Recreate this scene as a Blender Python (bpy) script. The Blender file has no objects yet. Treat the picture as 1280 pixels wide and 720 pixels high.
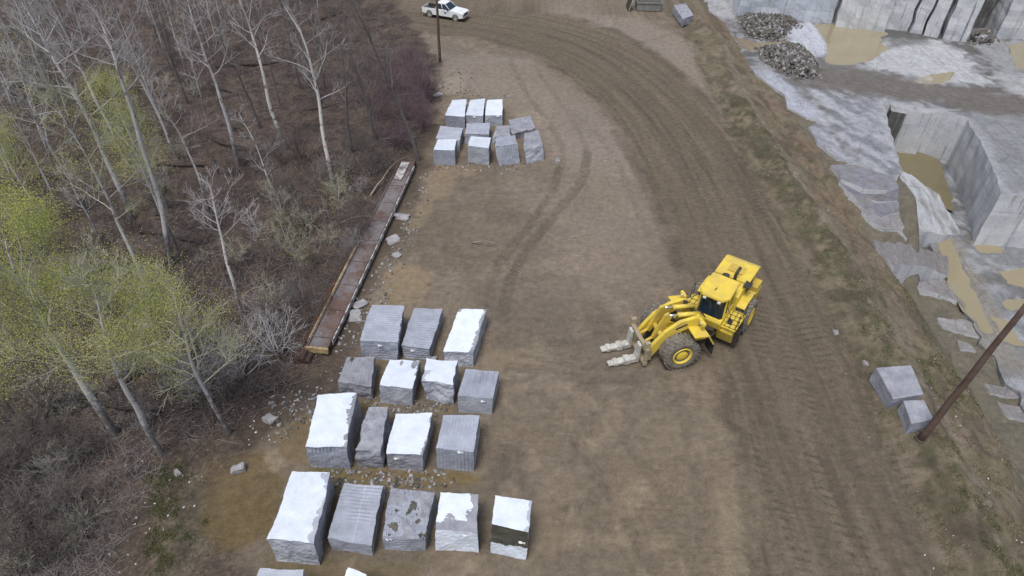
import bpy, bmesh, math, random
import numpy as np
from mathutils import Vector, Matrix, Euler, noise as mnoise
from mathutils.geometry import delaunay_2d_cdt
R=math.radians
random.seed(7); rng=np.random.default_rng(7)
scene=bpy.context.scene; C=scene.collection
# ------------------------------------------------------------ camera
CH=30.0; F=853.0
cam_d=bpy.data.cameras.new('camera'); cam=bpy.data.objects.new('camera',cam_d); C.objects.link(cam)
cam_d.sensor_width=36; cam_d.lens=36*F/1280; cam_d.clip_start=.1; cam_d.clip_end=3000
M3=Matrix.Rotation(R(50),3,'X')@Matrix.Rotation(R(1.41),3,'Z')
cam.matrix_world=Matrix.Translation((0,0,CH))@M3.to_4x4()
scene.camera=cam
def ray(px,py):
    return M3@Vector(((px-640)/F,-(py-360)/F,-1))
def G(px,py,z=0.0):
    d=ray(px,py); t=(z-CH)/d.z
    return Vector((d.x*t,d.y*t,z))
def ky(px,py):
    d=ray(px,py); return d.y/-d.z
def PX(p):
    v=M3.transposed()@(Vector(p)-Vector((0,0,CH))); return (640+F*v.x/-v.z, 360-F*v.y/-v.z)
# ------------------------------------------------------------ numpy noise
def _h(ix,iy,s):
    n=(ix*374761393+iy*668265263+s*974634777)&0xffffffff
    n=((n^(n>>13))*1274126177)&0xffffffff
    n=n^(n>>16)
    return (n&0xffff)/65535.0
def vn(x,y,s=0):
    x=np.asarray(x,float); y=np.asarray(y,float)
    fx=np.floor(x); fy=np.floor(y); ix=fx.astype(np.int64); iy=fy.astype(np.int64)
    u=x-fx; v=y-fy; u=u*u*(3-2*u); v=v*v*(3-2*v)
    return (_h(ix,iy,s)*(1-u)+_h(ix+1,iy,s)*u)*(1-v)+(_h(ix,iy+1,s)*(1-u)+_h(ix+1,iy+1,s)*u)*v
def fbm(x,y,o=4,s=0):
    a=0;w=.5;t=0
    for i in range(o):
        a=a+w*vn(x,y,s+i*17); t+=w; x=x*2.03+5.1; y=y*2.03+1.7; w*=.5
    return a/t
def sstep(a,b,x):
    t=np.clip((x-a)/(b-a),0,1); return t*t*(3-2*t)
def poly_sd(P,X,Y):     # signed distance, negative inside
    P=np.asarray(P,float); d=np.full(X.shape,1e9); ins=np.zeros(X.shape,bool); n=len(P)
    for i in range(n):
        a=P[i]; b=P[(i+1)%n]; e=b-a; wx=X-a[0]; wy=Y-a[1]
        t=np.clip((wx*e[0]+wy*e[1])/max(e@e,1e-9),0,1)
        d=np.minimum(d,(wx-e[0]*t)**2+(wy-e[1]*t)**2)
        c=((a[1]>Y)!=(b[1]>Y))&(X<(b[0]-a[0])*(Y-a[1])/((b[1]-a[1])+1e-12)+a[0])
        ins^=c
    d=np.sqrt(d); return np.where(ins,-d,d)
def smooth(P,n=8):
    P=[Vector(p) for p in P]; Q=[P[0]*2-P[1]]+P+[P[-1]*2-P[-2]]; out=[]
    for i in range(1,len(Q)-2):
        a,b,c,d=Q[i-1:i+3]
        for k in range(n):
            t=k/n
            out.append(.5*((2*b)+(c-a)*t+(2*a-5*b+4*c-d)*t*t+(3*b-a-3*c+d)*t**3))
    out.append(P[-1]); return out
def line_st(P,X,Y):     # distance along, signed lateral (right positive)
    P=np.array([[p[0],p[1]] for p in P]); best=np.full(X.shape,1e9); S=np.zeros(X.shape); T=np.full(X.shape,1e4); acc=0
    for i in range(len(P)-1):
        a=P[i]; e=P[i+1]-a; L=math.hypot(*e)
        if L<1e-6: continue
        e=e/L; wx=X-a[0]; wy=Y-a[1]; t=np.clip(wx*e[0]+wy*e[1],0,L)
        dx=wx-e[0]*t; dy=wy-e[1]*t; d=dx*dx+dy*dy; m=d<best
        best=np.where(m,d,best); S=np.where(m,acc+t,S)
        T=np.where(m,np.sqrt(d)*np.sign(wx*e[1]-wy*e[0]+1e-9),T); acc+=L
    return S,T
def gp(pts,z=0): return [(G(x,y,z).x,G(x,y,z).y) for x,y in pts]
# ------------------------------------------------------------ objects
def tag(o,label=None,cat=None,group=None,kind=None):
    if label: o['label']=label
    if cat: o['category']=cat
    if group: o['group']=group
    if kind: o['kind']=kind
    return o
def link(name,me,parent=None,mats=()):
    o=bpy.data.objects.new(name,me); C.objects.link(o)
    for m in (mats if isinstance(mats,(list,tuple)) else [mats]):
        if me and m: me.materials.append(m)
    if parent: o.parent=parent
    return o
def empty(name,loc=(0,0,0),rz=0):
    o=bpy.data.objects.new(name,None); C.objects.link(o); o.location=loc; o.rotation_euler=(0,0,rz); o.empty_display_size=.3
    return o
class MB:
    def __init__(s): s.v=[];s.f=[];s.m=[];s.sm=[]
    def add(s,vs,fs,mi=0,M=None,smooth=False):
        o=len(s.v)
        for v in vs:
            v=Vector(v); s.v.append(tuple(M@v) if M is not None else tuple(v))
        for f in fs: s.f.append(tuple(o+i for i in f)); s.m.append(mi); s.sm.append(smooth)
        return s
    def box(s,x0,x1,y0,y1,z0,z1,mi=0,M=None,b=0.0,tx=0,ty=0):
        # bevelled box; tx,ty = inset of the top
        bm=bmesh.new(); bmesh.ops.create_cube(bm,size=1)
        for v in bm.verts:
            top=v.co.z>0
            X=(x0+x1)/2+v.co.x*((x1-x0)-(2*tx if top else 0)); Y=(y0+y1)/2+v.co.y*((y1-y0)-(2*ty if top else 0)); Z=z0 if not top else z1
            v.co=(X,Y,Z)
        if b>0: bmesh.ops.bevel(bm,geom=bm.edges[:],offset=b,segments=2,affect='EDGES',profile=.6)
        s.bm(bm,mi,M); return s
    def bm(s,bm,mi=0,M=None,smooth=False):
        bm.verts.index_update()
        s.add([v.co.copy() for v in bm.verts],[[v.index for v in f.verts] for f in bm.faces],mi,M,smooth); bm.free()
    def prism(s,pts,y0,y1,mi=0,M=None,b=0.0):   # outline in x,z, extruded in y
        bm=bmesh.new(); n=len(pts)
        a=[bm.verts.new((p[0],y0,p[1])) for p in pts]; c=[bm.verts.new((p[0],y1,p[1])) for p in pts]
        bm.faces.new(a); bm.faces.new(c[::-1])
        for i in range(n): bm.faces.new((a[i],c[i],c[(i+1)%n],a[(i+1)%n]))
        bmesh.ops.recalc_face_normals(bm,faces=bm.faces[:])
        if b>0: bmesh.ops.bevel(bm,geom=bm.edges[:],offset=b,segments=2,affect='EDGES',profile=.6)
        s.bm(bm,mi,M); return s
    def tube(s,pts,rad,n=8,mi=0,M=None,cap=True,smooth=True):
        pts=[Vector(p) for p in pts]; k=len(pts)
        rad=rad if isinstance(rad,(list,tuple)) else [rad]*k
        vs=[];fs=[];prev=None
        for i,p in enumerate(pts):
            t=(pts[min(i+1,k-1)]-pts[max(i-1,0)]); t=t.normalized() if t.length>1e-9 else Vector((0,0,1))
            if prev is None: a=Vector((0,0,1)) if abs(t.z)<.9 else Vector((1,0,0)); u=t.cross(a).normalized()
            else: u=(prev-t*prev.dot(t)); u=u.normalized() if u.length>1e-6 else t.orthogonal().normalized()
            prev=u; w=t.cross(u)
            for j in range(n):
                an=2*math.pi*j/n; vs.append(p+(u*math.cos(an)+w*math.sin(an))*rad[i])
        for i in range(k-1):
            for j in range(n): fs.append((i*n+j,i*n+(j+1)%n,(i+1)*n+(j+1)%n,(i+1)*n+j))
        if cap: fs.append(tuple(range(n))[::-1]); fs.append(tuple((k-1)*n+j for j in range(n)))
        s.add(vs,fs,mi,M,smooth); return s
    def lathe(s,prof,n=32,mi=0,M=None,smooth=True,axis='Y'):
        vs=[];fs=[];k=len(prof)
        for (r,h) in prof:
            for j in range(n):
                an=2*math.pi*j/n
                vs.append((r*math.cos(an),h,r*math.sin(an)) if axis=='Y' else (r*math.cos(an),r*math.sin(an),h))
        for i in range(k-1):
            for j in range(n): fs.append((i*n+j,i*n+(j+1)%n,(i+1)*n+(j+1)%n,(i+1)*n+j))
        fs.append(tuple(range(n))); fs.append(tuple((k-1)*n+j for j in range(n))[::-1])
        s.add(vs,fs,mi,M,smooth); return s
    def build(s,name,mats,parent=None):
        me=bpy.data.meshes.new(name); me.from_pydata(s.v,[],s.f)
        me.polygons.foreach_set('material_index',s.m); me.polygons.foreach_set('use_smooth',s.sm)
        bm=bmesh.new(); bm.from_mesh(me); bmesh.ops.recalc_face_normals(bm,faces=bm.faces[:]); bm.to_mesh(me); bm.free()
        me.update(); return link(name,me,parent,mats)
def copy_tree(o,parent=None):
    c=o.copy(); C.objects.link(c); c.parent=parent
    for ch in list(o.children): copy_tree(ch,c)
    return c
# ------------------------------------------------------------ materials
class NT:
    def __init__(s,name):
        s.m=bpy.data.materials.new(name); s.m.use_nodes=True; s.t=s.m.node_tree; s.n=s.t.nodes; s.l=s.t.links
        s.p=s.n['Principled BSDF']
    def N(s,t,**k):
        n=s.n.new(t)
        for a,b in k.items():
            if a.startswith('i_'): n.inputs[a[2:].replace('_',' ')].default_value=b
            else: setattr(n,a,b)
        return n
    def L(s,a,b): s.l.new(a,b)
    def noise(s,scale,detail=4,rough=.6,vec=None,dist=0):
        n=s.N('ShaderNodeTexNoise'); n.inputs['Scale'].default_value=scale; n.inputs['Detail'].default_value=detail
        n.inputs['Roughness'].default_value=rough; n.inputs['Distortion'].default_value=dist
        if vec is None: vec=s.tc()
        s.L(vec,n.inputs['Vector']); return n.outputs['Fac']
    def tc(s,kind='Object'):
        if not hasattr(s,'_tc'): s._tc=s.N('ShaderNodeTexCoord')
        return s._tc.outputs[kind]
    def mapping(s,scale,vec=None,rot=(0,0,0)):
        m=s.N('ShaderNodeMapping'); m.inputs['Scale'].default_value=scale; m.inputs['Rotation'].default_value=rot
        s.L(vec if vec is not None else s.tc(),m.inputs['Vector']); return m.outputs[0]
    def ramp(s,f,stops):
        r=s.N('ShaderNodeValToRGB'); e=r.color_ramp.elements
        while len(e)<len(stops): e.new(.5)
        for i,(p,c) in enumerate(stops):
            e[i].position=p; e[i].color=(c,c,c,1) if isinstance(c,(int,float)) else (*c,1)
        s.L(f,r.inputs[0]); return r.outputs[0]
    def mix(s,f,a,b,mode='MIX'):
        m=s.N('ShaderNodeMix',data_type='RGBA',blend_type=mode)
        for v,i in ((f,0),(a,6),(b,7)):
            if hasattr(v,'links'): s.L(v,m.inputs[i])
            else: m.inputs[i].default_value=v if isinstance(v,(int,float)) else (*v,1)
        return m.outputs[2]
    def math(s,op,a,b=0.0,c=None):
        m=s.N('ShaderNodeMath',operation=op)
        for v,i in ((a,0),(b,1),(c,2)):
            if v is None: continue
            if hasattr(v,'links'): s.L(v,m.inputs[i])
            else: m.inputs[i].default_value=v
        return m.outputs[0]
    def attr(s,name,out='Fac'):
        a=s.N('ShaderNodeAttribute'); a.attribute_name=name; return a.outputs[out]
    def bump(s,h,strength=.3,dist=.05):
        b=s.N('ShaderNodeBump'); b.inputs['Strength'].default_value=strength; b.inputs['Distance'].default_value=dist
        if hasattr(s,'_b'): s.L(s._b,b.inputs['Normal'])
        s.L(h,b.inputs['Height']); s.L(b.outputs[0],s.p.inputs['Normal']); s._b=b.outputs[0]
    def base(s,c):
        if hasattr(c,'links'): s.L(c,s.p.inputs['Base Color'])
        else: s.p.inputs['Base Color'].default_value=(*c,1)
    def rough(s,r):
        if hasattr(r,'links'): s.L(r,s.p.inputs['Roughness'])
        else: s.p.inputs['Roughness'].default_value=r
def simple(name,c,rough=.6,metal=0,var=.25,scale=6,dirt=None,dirtamt=.5,bump=.1):
    t=NT(name); f=t.noise(scale,5,.65)
    a=tuple(x*(1-var) for x in c); b=tuple(min(1,x*(1+var)) for x in c)
    col=t.mix(t.ramp(f,[(.3,0.),(.7,1.)]),a,b)
    if dirt:
        g=t.noise(scale*.45,6,.7); col=t.mix(t.ramp(g,[(.5-dirtamt*.25,0.),(.8-dirtamt*.25,dirtamt)]),col,dirt)
    t.base(col); t.rough(rough); t.p.inputs['Metallic'].default_value=metal
    if bump: t.bump(t.noise(scale*5,4,.6),bump,.02)
    return t.m
DIRT=(.19,.155,.11)
m_yel=simple('machine_yellow_paint',(.72,.54,.06),.42,0,.12,1.6,(.36,.28,.14),.5,.04)
m_yeld=simple('dusty_yellow_paint',(.56,.40,.05),.55,0,.15,1.5,(.24,.185,.11),.5,.05)
m_black=simple('black_rubber',(.022,.022,.023),.75,0,.3,6,(.09,.08,.065),.5)
m_tyre=simple('muddy_tyre_rubber',(.055,.052,.048),.85,0,.3,5,(.19,.17,.14),.95,.2)
m_dark=simple('dark_grimy_steel',(.04,.038,.036),.6,.3,.3,6,(.10,.085,.06),.5)
m_chrome=simple('bright_piston_steel',(.75,.76,.78),.2,.9,.05,5,None,0,0)
m_steel=simple('worn_fork_steel',(.52,.52,.49),.55,0,.3,4,(.22,.19,.14),.6)
m_beige=simple('mud_coated_carriage_paint',(.36,.31,.20),.7,0,.2,3,(.22,.18,.13),.7)
m_glass=simple('dark_cab_glass',(.012,.025,.04),.08,0,.1,2,None,0,0)
m_white=simple('white_car_paint',(.72,.74,.76),.25,0,.03,1,(.35,.31,.26),.15,0)
m_wood=simple('weathered_pole_wood',(.085,.052,.042),.85,0,.35,3,(.16,.12,.10),.4,.4)
m_red=simple('reddish_seat_fabric',(.25,.10,.06),.8)
m_lamp=simple('lamp_lens',(.6,.6,.58),.15,0,.05,3,None,0,0)
m_tag=simple('white_paper_tag',(.85,.86,.88),.5,0,.02,3,None,0,0)
m_blue=simple('blue_paint_mark',(.05,.12,.45),.6,0,.1,3,None,0,0)
m_stonegrey=simple('loose_grey_stone',(.30,.30,.32),.8,0,.35,3,(.2,.17,.14),.4,.3)
# granite
def granite(name,c,c2,var,gl,stain=.3):
    t=NT(name); oi=t.N('ShaderNodeObjectInfo')
    vm=t.N('ShaderNodeVectorMath',operation='ADD'); t.L(t.tc(),vm.inputs[0])
    cx=t.N('ShaderNodeCombineXYZ'); t.L(t.math('MULTIPLY',oi.outputs['Random'],50.0),cx.inputs[0]); t.L(cx.outputs[0],vm.inputs[1]); v=vm.outputs[0]
    f=t.noise(1.3,6,.68,v); col=t.mix(t.ramp(f,[(.35,0.),(.68,1.)]),c,c2)
    g=t.noise(28,3,.7,v); col=t.mix(.22*var,col,t.ramp(g,[(.35,.15),(.65,.9)]),'OVERLAY')
    s=t.noise(.8,5,.7,t.mapping((1,1,.35),v)); col=t.mix(t.ramp(s,[(.55,0.),(.72,stain)]),col,(.22,.20,.18))
    br=t.math('ADD',t.math('MULTIPLY',oi.outputs['Random'],.22),.89)
    h=t.N('ShaderNodeHueSaturation'); t.L(col,h.inputs['Color']); t.L(br,h.inputs['Value'])
    t.base(h.outputs[0]); t.rough(gl); t.bump(g,.25,.02); t.bump(f,.3*min(1,var),.05)
    return t.m
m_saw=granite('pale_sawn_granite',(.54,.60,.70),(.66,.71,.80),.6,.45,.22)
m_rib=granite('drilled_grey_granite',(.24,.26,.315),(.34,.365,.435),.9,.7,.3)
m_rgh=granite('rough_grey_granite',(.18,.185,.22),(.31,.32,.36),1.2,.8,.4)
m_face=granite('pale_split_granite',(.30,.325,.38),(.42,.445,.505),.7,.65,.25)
m_wetst=granite('dark_wet_stone',(.045,.043,.035),(.10,.095,.08),1,.6,.3)
# ------------------------------------------------------------ terrain shape
BENCH=-1.5; PIT=-6.8
crest=gp([(872,22),(905,80),(950,160),(1003,240),(1050,310),(1095,390),(1145,480),(1200,590),(1262,720)],.2)
crest=[(crest[0][0]-14,crest[0][1]+60)]+crest+[(crest[-1][0]+3,crest[-1][1]-12)]
crest=[(p.x,p.y) for p in smooth([Vector((a,b,0)) for a,b in crest],5)]
pit_px=[(1103,128),(1178,139),(1208,150),(1226,178),(1246,222),(1250,243),(1290,247),(1420,262),(1420,420),(1118,230)]
bench_px=[(884,-60),(884,-5),(886,14),(906,26),(918,46),(925,62),(942,90),(958,103),(981,119),(984,134),(1008,147),(1026,151),(1011,159),(1023,180),(1045,198),(1066,203),(1054,207),(1066,222),(1088,230),(1118,230),(1127,213),(1103,128),(1178,139),(1208,150),(1226,178),(1246,222),(1250,243),(1290,247),(1420,262),(1750,300),(1750,-60)]
bench_w=gp(bench_px,-1.5); pit_w=gp([(1116,222),(1103,128),(1178,139),(1208,150),(1226,178),(1246,222),(1250,243),(1290,247),(1420,262),(1500,640),(1330,620),(1290,540),(1240,440),(1205,370),(1165,300)],-4)
def Hf(X,Y,fine=True):
    X=np.asarray(X,float);Y=np.asarray(Y,float)
    S,T=line_st(crest,X,Y); d=-T
    d=d+(fbm(X*.35,Y*.35,3,5)-.5)*1.2
    z=(fbm(X*.12,Y*.12,3,3)-.5)*.10
    z=z+.45*np.exp(-((d+.1)/1.1)**2)-.22*np.exp(-((d+2.6)/.7)**2)
    rough=sstep(-1.5,1,d)
    z=z-np.where(d>0,1,0)*(np.minimum(d,4.2)/4.2*1.75)
    z=z-np.clip(d-4.2,0,5.2)/5.2*5.35*1.0
    z=z+rough*(fbm(X*.8,Y*.8,4,9)-.5)*.5
    m=d>-1
    if m.any():
        sb=poly_sd(bench_w,X[m],Y[m])+(fbm(X[m]*.9,Y[m]*.9,3,8)-.5)*.8; sp_=poly_sd(pit_w,X[m],Y[m])
        zb=-1.72+.22*sstep(0,1.2,sb)-.75*np.clip(sb-2.2,0,30)-5.4*(1-sstep(-1.2,1.6,sp_))
        zm=z[m]; z=z.copy(); z[m]=np.where(d[m]>1.5,np.maximum(zm,zb),zm)
    # forest floor
    e=sstep(-1,5,forest_d(X,Y)); z=z+e*((fbm(X*.25,Y*.25,4,21)-.45)*1.0-.1)
    if fine: z=z+(fbm(X*2.2,Y*2.2,3,33)-.5)*(.03+.12*e+.12*rough)
    far=sstep(70,260,np.hypot(X,Y)); z=z+far*(fbm(X*.01,Y*.01,3,40)-.4)*14*np.where(d>0,.2,1)
    return z
forest_edge=gp([(470,-30),(505,20),(548,70),(552,110),(540,150),(520,205),(480,290),(440,370),(420,440),(380,480),(335,520),(275,556),(215,590),(180,650),(150,735)])
forest_edge=[(forest_edge[0][0]-6,forest_edge[0][1]+70)]+forest_edge+[(forest_edge[-1][0]-1,-20)]
def forest_d(X,Y):
    S,T=line_st(forest_edge,X,Y); return T   # heading toward the camera: screen left is positive
def GT(px,py,off=0.0):
    z=0.0
    for i in range(14):
        p=G(px,py,z+off); zn=float(Hf(np.array([p.x]),np.array([p.y]),False)[0]); z=z*.5+zn*.5
    return G(px,py,z+off)
def gt(x,y): return float(Hf(np.array([x]),np.array([y]))[0])
# ------------------------------------------------------------ ground grid
xs=np.concatenate([-np.geomspace(1500,62,26),np.arange(-60,60.01,.16),np.geomspace(62,1500,26)])
ys=np.concatenate([-np.geomspace(900,6,22),np.arange(5,40,.13),np.arange(40,92,.2),np.geomspace(93,1800,28)])
X,Y=np.meshgrid(xs,ys); nx,ny=len(xs),len(ys)
X=X.ravel();Y=Y.ravel()
Z=Hf(X,Y)
# rut tracks: (pixel path, half width, depth)
road_c=[G(x,y) for x,y in [(380,-8),(470,12),(560,22),(650,36),(740,66),(815,118),(872,185),(920,270),(962,360),(1000,450),(1040,550),(1085,660),(1120,745)]]
road_c=[road_c[0]+(road_c[0]-road_c[1])*3]+smooth(road_c,6)+[road_c[-1]+(road_c[-1]-road_c[-2])*3]
rs,rt=line_st([(p.x,p.y) for p in road_c],X,Y); rt=-rt   # right on screen positive
# road half width varies along the way
ledge=gp([(300,8),(500,34),(640,58),(720,105),(775,165),(815,240),(840,300),(868,370),(895,450),(915,540),(930,640),(940,760)])
redge=gp([(330,-30),(560,2),(700,18),(790,50),(880,120),(935,190),(990,280),(1040,360),(1085,450),(1130,540),(1180,640),(1230,760)])
roadpoly=[(p.x,p.y) for p in smooth([Vector((a,b,0)) for a,b in ledge],4)]+[(p.x,p.y) for p in smooth([Vector((a,b,0)) for a,b in redge],4)][::-1]
wob=(fbm(X*.4,Y*.4,4,50)-.5)*1.6+(fbm(X*2.2,Y*2.2,3,51)-.5)*.7
rd=poly_sd(roadpoly,X,Y)+wob
road=1-sstep(-1.3,1.2,rd)
tracks=[ # lists of pixels, half width m, strength
 ([(735,190),(728,225),(705,255),(680,285),(655,318),(640,345),(633,375),(628,400)],.38,.9),
 ([(700,210),(690,240),(670,270),(648,298),(628,325),(616,350),(612,380)],.34,.8),
 ([(640,80),(655,110),(672,135),(690,160),(705,190),(700,215)],.3,.5),
 ([(672,88),(690,112),(706,135),(722,158),(735,190)],.28,.4),
 ([(846,330),(815,300),(790,245),(770,200),(745,165),(715,140)],.3,.25),
 ([(640,455),(680,462),(720,470),(770,474),(815,468),(850,458)],.4,.5),
 ([(620,432),(660,428),(700,428),(740,420),(780,408)],.35,.4),
 ([(672,480),(720,548),(760,610),(800,680),(830,740)],.34,.55),
 ([(730,470),(790,560),(840,640),(880,740)],.36,.45),
 ([(560,232),(620,240),(690,236),(730,215)],.35,.3),([(640,500),(700,470),(780,445),(840,420)],.3,.4),([(690,720),(700,640),(720,560),(760,500),(830,460)],.32,.35),([(730,730),(738,650),(758,570),(800,510)],.32,.35),
 ([(660,420),(690,380),(700,330),(712,280),(735,235)],.3,.25),([(870,740),(880,660),(870,580),(850,500)],.4,.4),([(640,690),(720,690),(800,670),(880,640)],.35,.25),
 ([(770,165),(800,215),(825,270),(847,330)],.55,.75),([(930,430),(945,520),(960,620),(965,735)],.3,.65),([(960,400),(1000,520),(1040,640),(1080,745)],.45,.55),([(900,470),(925,560),(935,650)],.35,.5),
 ([(840,100),(900,165),(950,235),(990,310)],.4,.6),([(600,28),(690,42),(760,72),(830,125)],.35,.5),([(1010,420),(1050,520),(1095,620),(1130,740)],.3,.5),([(520,25),(600,42),(680,62),(735,100),(775,150)],.4,.55),
 ([(626,550),(634,585),(640,620)],.3,.45),([(612,545),(618,580),(620,610)],.25,.45),
 ([(600,470),(640,478),(665,470)],.28,.5),
 ([(900,100),(935,170),(985,260),(1040,350),(1105,470),(1165,590),(1215,700),(1230,740)],.22,.55),
 ([(880,85),(918,165),(965,255),(1020,355),(1085,480),(1140,590),(1190,690),(1205,740)],.25,.45),
 ([(645,350),(690,345),(740,350),(800,372)],.35,.25),
 ([(540,250),(600,262),(660,270),(700,262)],.35,.3),
 ([(530,300),(580,318),(640,322)],.4,.35),
 ([(780,60),(840,40),(860,10)],.3,.3),([(735,45),(750,20),(760,-5)],.3,.35),([(757,50),(772,22),(780,-5)],.3,.3),
]
trk=np.zeros(X.shape); ts=np.zeros(X.shape); tt=np.full(X.shape,9.0)
inview=(np.abs(X)<60)&(Y>5)&(Y<92)
iv=np.where(inview)[0]; xi,yi=X[iv],Y[iv]
for pts,hw,st in tracks:
    P=[(p.x,p.y) for p in smooth([G(a,b) for a,b in pts],4)]
    s_,t_=line_st(P,xi,yi); a=np.abs(t_)+(fbm(xi*1.7,yi*1.7,3,61)-.5)*.3
    m=(1-sstep(hw*.75,hw*1.25,a))*st*(.55+.75*fbm(xi*.6,yi*.6,3,62))
    tr=trk[iv]; trk[iv]=np.maximum(tr,m)
    nn=np.abs(t_)<np.abs(tt[iv]); k=iv[nn]; ts[k]=s_[nn]; tt[k]=t_[nn]
    Z[iv]-= m*.07; Z[iv]+= st*.05*np.exp(-((np.abs(t_)-hw*1.45)/.14)**2)
# ruts inside the road
lane=np.zeros(X.shape)
for c_,w_,a_ in [(-4.3,.5,.5),(-2.6,.45,.8),(-1.3,.4,.5),(.2,.55,.9),(1.5,.4,.6),(2.6,.5,.8),(3.9,.4,.5),(5.0,.35,.5)]:
    lane=np.maximum(lane,a_*np.exp(-((rt+(fbm(rs*.08,rt*0+c_,2,70)-.5)*1.3-c_)/w_)**2))
Z-=road*lane*.06
Z+=.10*np.exp(-((rd-.2)/.45)**2)*(.3+fbm(X*.5,Y*.5,3,73))*(rt<0)*.9
Z+=.16*np.exp(-((rd-.2)/.5)**2)*(.3+fbm(X*.5,Y*.5,3,74))*(rt>0)*.9
# forest, bank masks
fd=forest_d(X,Y)+(fbm(X*.5,Y*.5,4,80)-.5)*2.4
forest=sstep(-.6,.9,fd)
zone=(1-sstep(-1,1.2,poly_sd(gp([(150,560),(255,545),(330,520),(395,465),(430,440),(410,500),(345,520),(300,560),(262,600),(250,650),(300,700),(330,745),(90,745)]),X,Y)+(fbm(X*.6,Y*.6,4,82)-.5)*3)); forest=np.maximum(forest,zone*.85)
_,cT=line_st(crest,X,Y); cd=-cT+(fbm(X*.5,Y*.5,4,81)-.5)*1.4
verge=sstep(-3.6,-2.4,cd)
# ------------------------------------------------------------ ground colours (dry and wet dirt, clay, litter with painted shade)
def mixc(A,b,m): return A*(1-m[:,None])+np.array(b)[None,:]*m[:,None]
n1=fbm(X*.15,Y*.15,5,90); n2=fbm(X*.7,Y*.7,5,91); n3=fbm(X*3,Y*3,4,92)
A=np.zeros((len(X),3))+np.array((.190,.157,.122))
A=mixc(A,(.145,.120,.093),sstep(.42,.62,n1)*.65)
A=mixc(A,(.25,.21,.165),sstep(.5,.72,n2)*.5)
A=mixc(A,(.095,.078,.062),sstep(.55,.75,n3)*.45)
# pad right portion a little pinker/lighter
padlight=1-sstep(-2,3,poly_sd(gp([(690,160),(780,190),(830,300),(800,380),(700,370),(640,220)]),X,Y))
A=mixc(A,(.225,.190,.160),padlight*.6)
pl2=1-sstep(-1,2,poly_sd(gp([(560,70),(660,75),(760,150),(790,220),(700,200),(640,130),(560,110)]),X,Y)); A=mixc(A,(.235,.200,.175),pl2*.65)
pr=1-sstep(-.5,1.5,poly_sd(gp([(640,5),(800,25),(870,60),(950,180),(1020,290),(985,265),(890,120),(800,52),(700,16)]),X,Y)); A=mixc(A,(.235,.200,.172),pr*.8)
A=mixc(A,(.165,.135,.098),(1-sstep(17,33,Y+(n1-.5)*14))*.7); A=mixc(A,(.25,.205,.15),(1-sstep(17,33,Y))*sstep(.55,.68,n2)*.6)
# damp dark patches between tracks and block rows
for pts,st in [([(500,250),(560,240),(680,262),(690,320),(600,345),(510,330)],.35),([(560,205),(700,200),(700,225),(560,235)],.35),
    ([(420,455),(625,500),(640,620),(620,700),(330,715),(340,600),(380,520)],.45),([(590,350),(700,340),(760,400),(700,430),(610,420)],.3),
    ([(610,560),(650,560),(655,610),(620,615)],.5),([(700,400),(830,390),(860,470),(780,490),(690,450)],.25),([(640,500),(720,520),(760,640),(820,735),(700,735),(650,620)],.12)]:
    m=1-sstep(-.8,1.0,poly_sd(gp(pts),X,Y)+(n2-.5)*3); A=mixc(A,(.115,.097,.078),m*st)
trn=trk
A=mixc(A,(.095,.078,.063),np.clip(trn,0,1)*.58)
# road
Rc=np.zeros((len(X),3))+np.array((.155,.128,.095))
Rc=mixc(Rc,(.105,.086,.064),lane*.7)
st1=fbm(rs*.06,rt*1.6,5,95); Rc=mixc(Rc,(.185,.155,.115),sstep(.5,.68,st1)*.55); Rc=mixc(Rc,(.085,.068,.052),sstep(.53,.7,fbm(rs*.12,rt*2.8,5,96))*.55)
Rc=mixc(Rc,(.15,.125,.095),sstep(.45,.65,n1)*.3)
A=A*(1-road[:,None])+Rc*road[:,None]
edge=np.exp(-((rd+.1)/.5)**2)*sstep(.35,.6,fbm(X*.3,Y*.3,3,97)); A=mixc(A,(.075,.060,.045),edge*.6)
# verge with dead grass, ruts, orange bank
V=np.zeros((len(X),3))+np.array((.155,.135,.095))
V=mixc(V,(.20,.165,.13),sstep(.45,.65,n2)*.6); V=mixc(V,(.10,.083,.055),sstep(.5,.7,fbm(X*1.6,Y*1.6,4,98))*.6)
_gx=sstep(.5,3,cd); V=mixc(V,(.175,.128,.092),_gx*sstep(.35,.6,fbm(X*.35,Y*.35,4,99))*(.45*sstep(35,55,Y)+.2)); V=mixc(V,(.075,.062,.048),sstep(.52,.68,fbm(X*.9,Y*.5,4,140))*.6)
V=mixc(V,(.125,.125,.105),sstep(4,8,cd)*.6)
cl=np.exp(-((cd-.9)/.55)**2); V=mixc(V,(.23,.20,.165),cl*.55)
A=A*(1-verge[:,None])+V*verge[:,None]
A=mixc(A,(.085,.062,.045),np.clip(trk,0,1)*verge*.4)
# forest litter, colours darkened to paint in the shade under the trees
L_=np.zeros((len(X),3))+np.array((.064,.045,.040))
L_=mixc(L_,(.105,.072,.058),sstep(.45,.65,n2)*.7); L_=mixc(L_,(.018,.014,.016),sstep(.46,.62,fbm(X*.45,Y*.45,5,100))*.85)
L_=mixc(L_,(.15,.12,.095),sstep(.56,.7,n3)*.5)
A=A*(1-forest[:,None])+L_*forest[:,None]
grn=(1-sstep(-.5,1.6,poly_sd(gp([(195,600),(235,590),(250,640),(225,700),(195,680)]),X,Y)+(n2-.5)*2.5))*.45
A=mixc(A,(.10,.115,.055),grn)
fe=np.exp(-((fd+.3)/.9)**2)*(Y<60); A=mixc(A,(.062,.047,.036),fe*.75)
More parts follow.
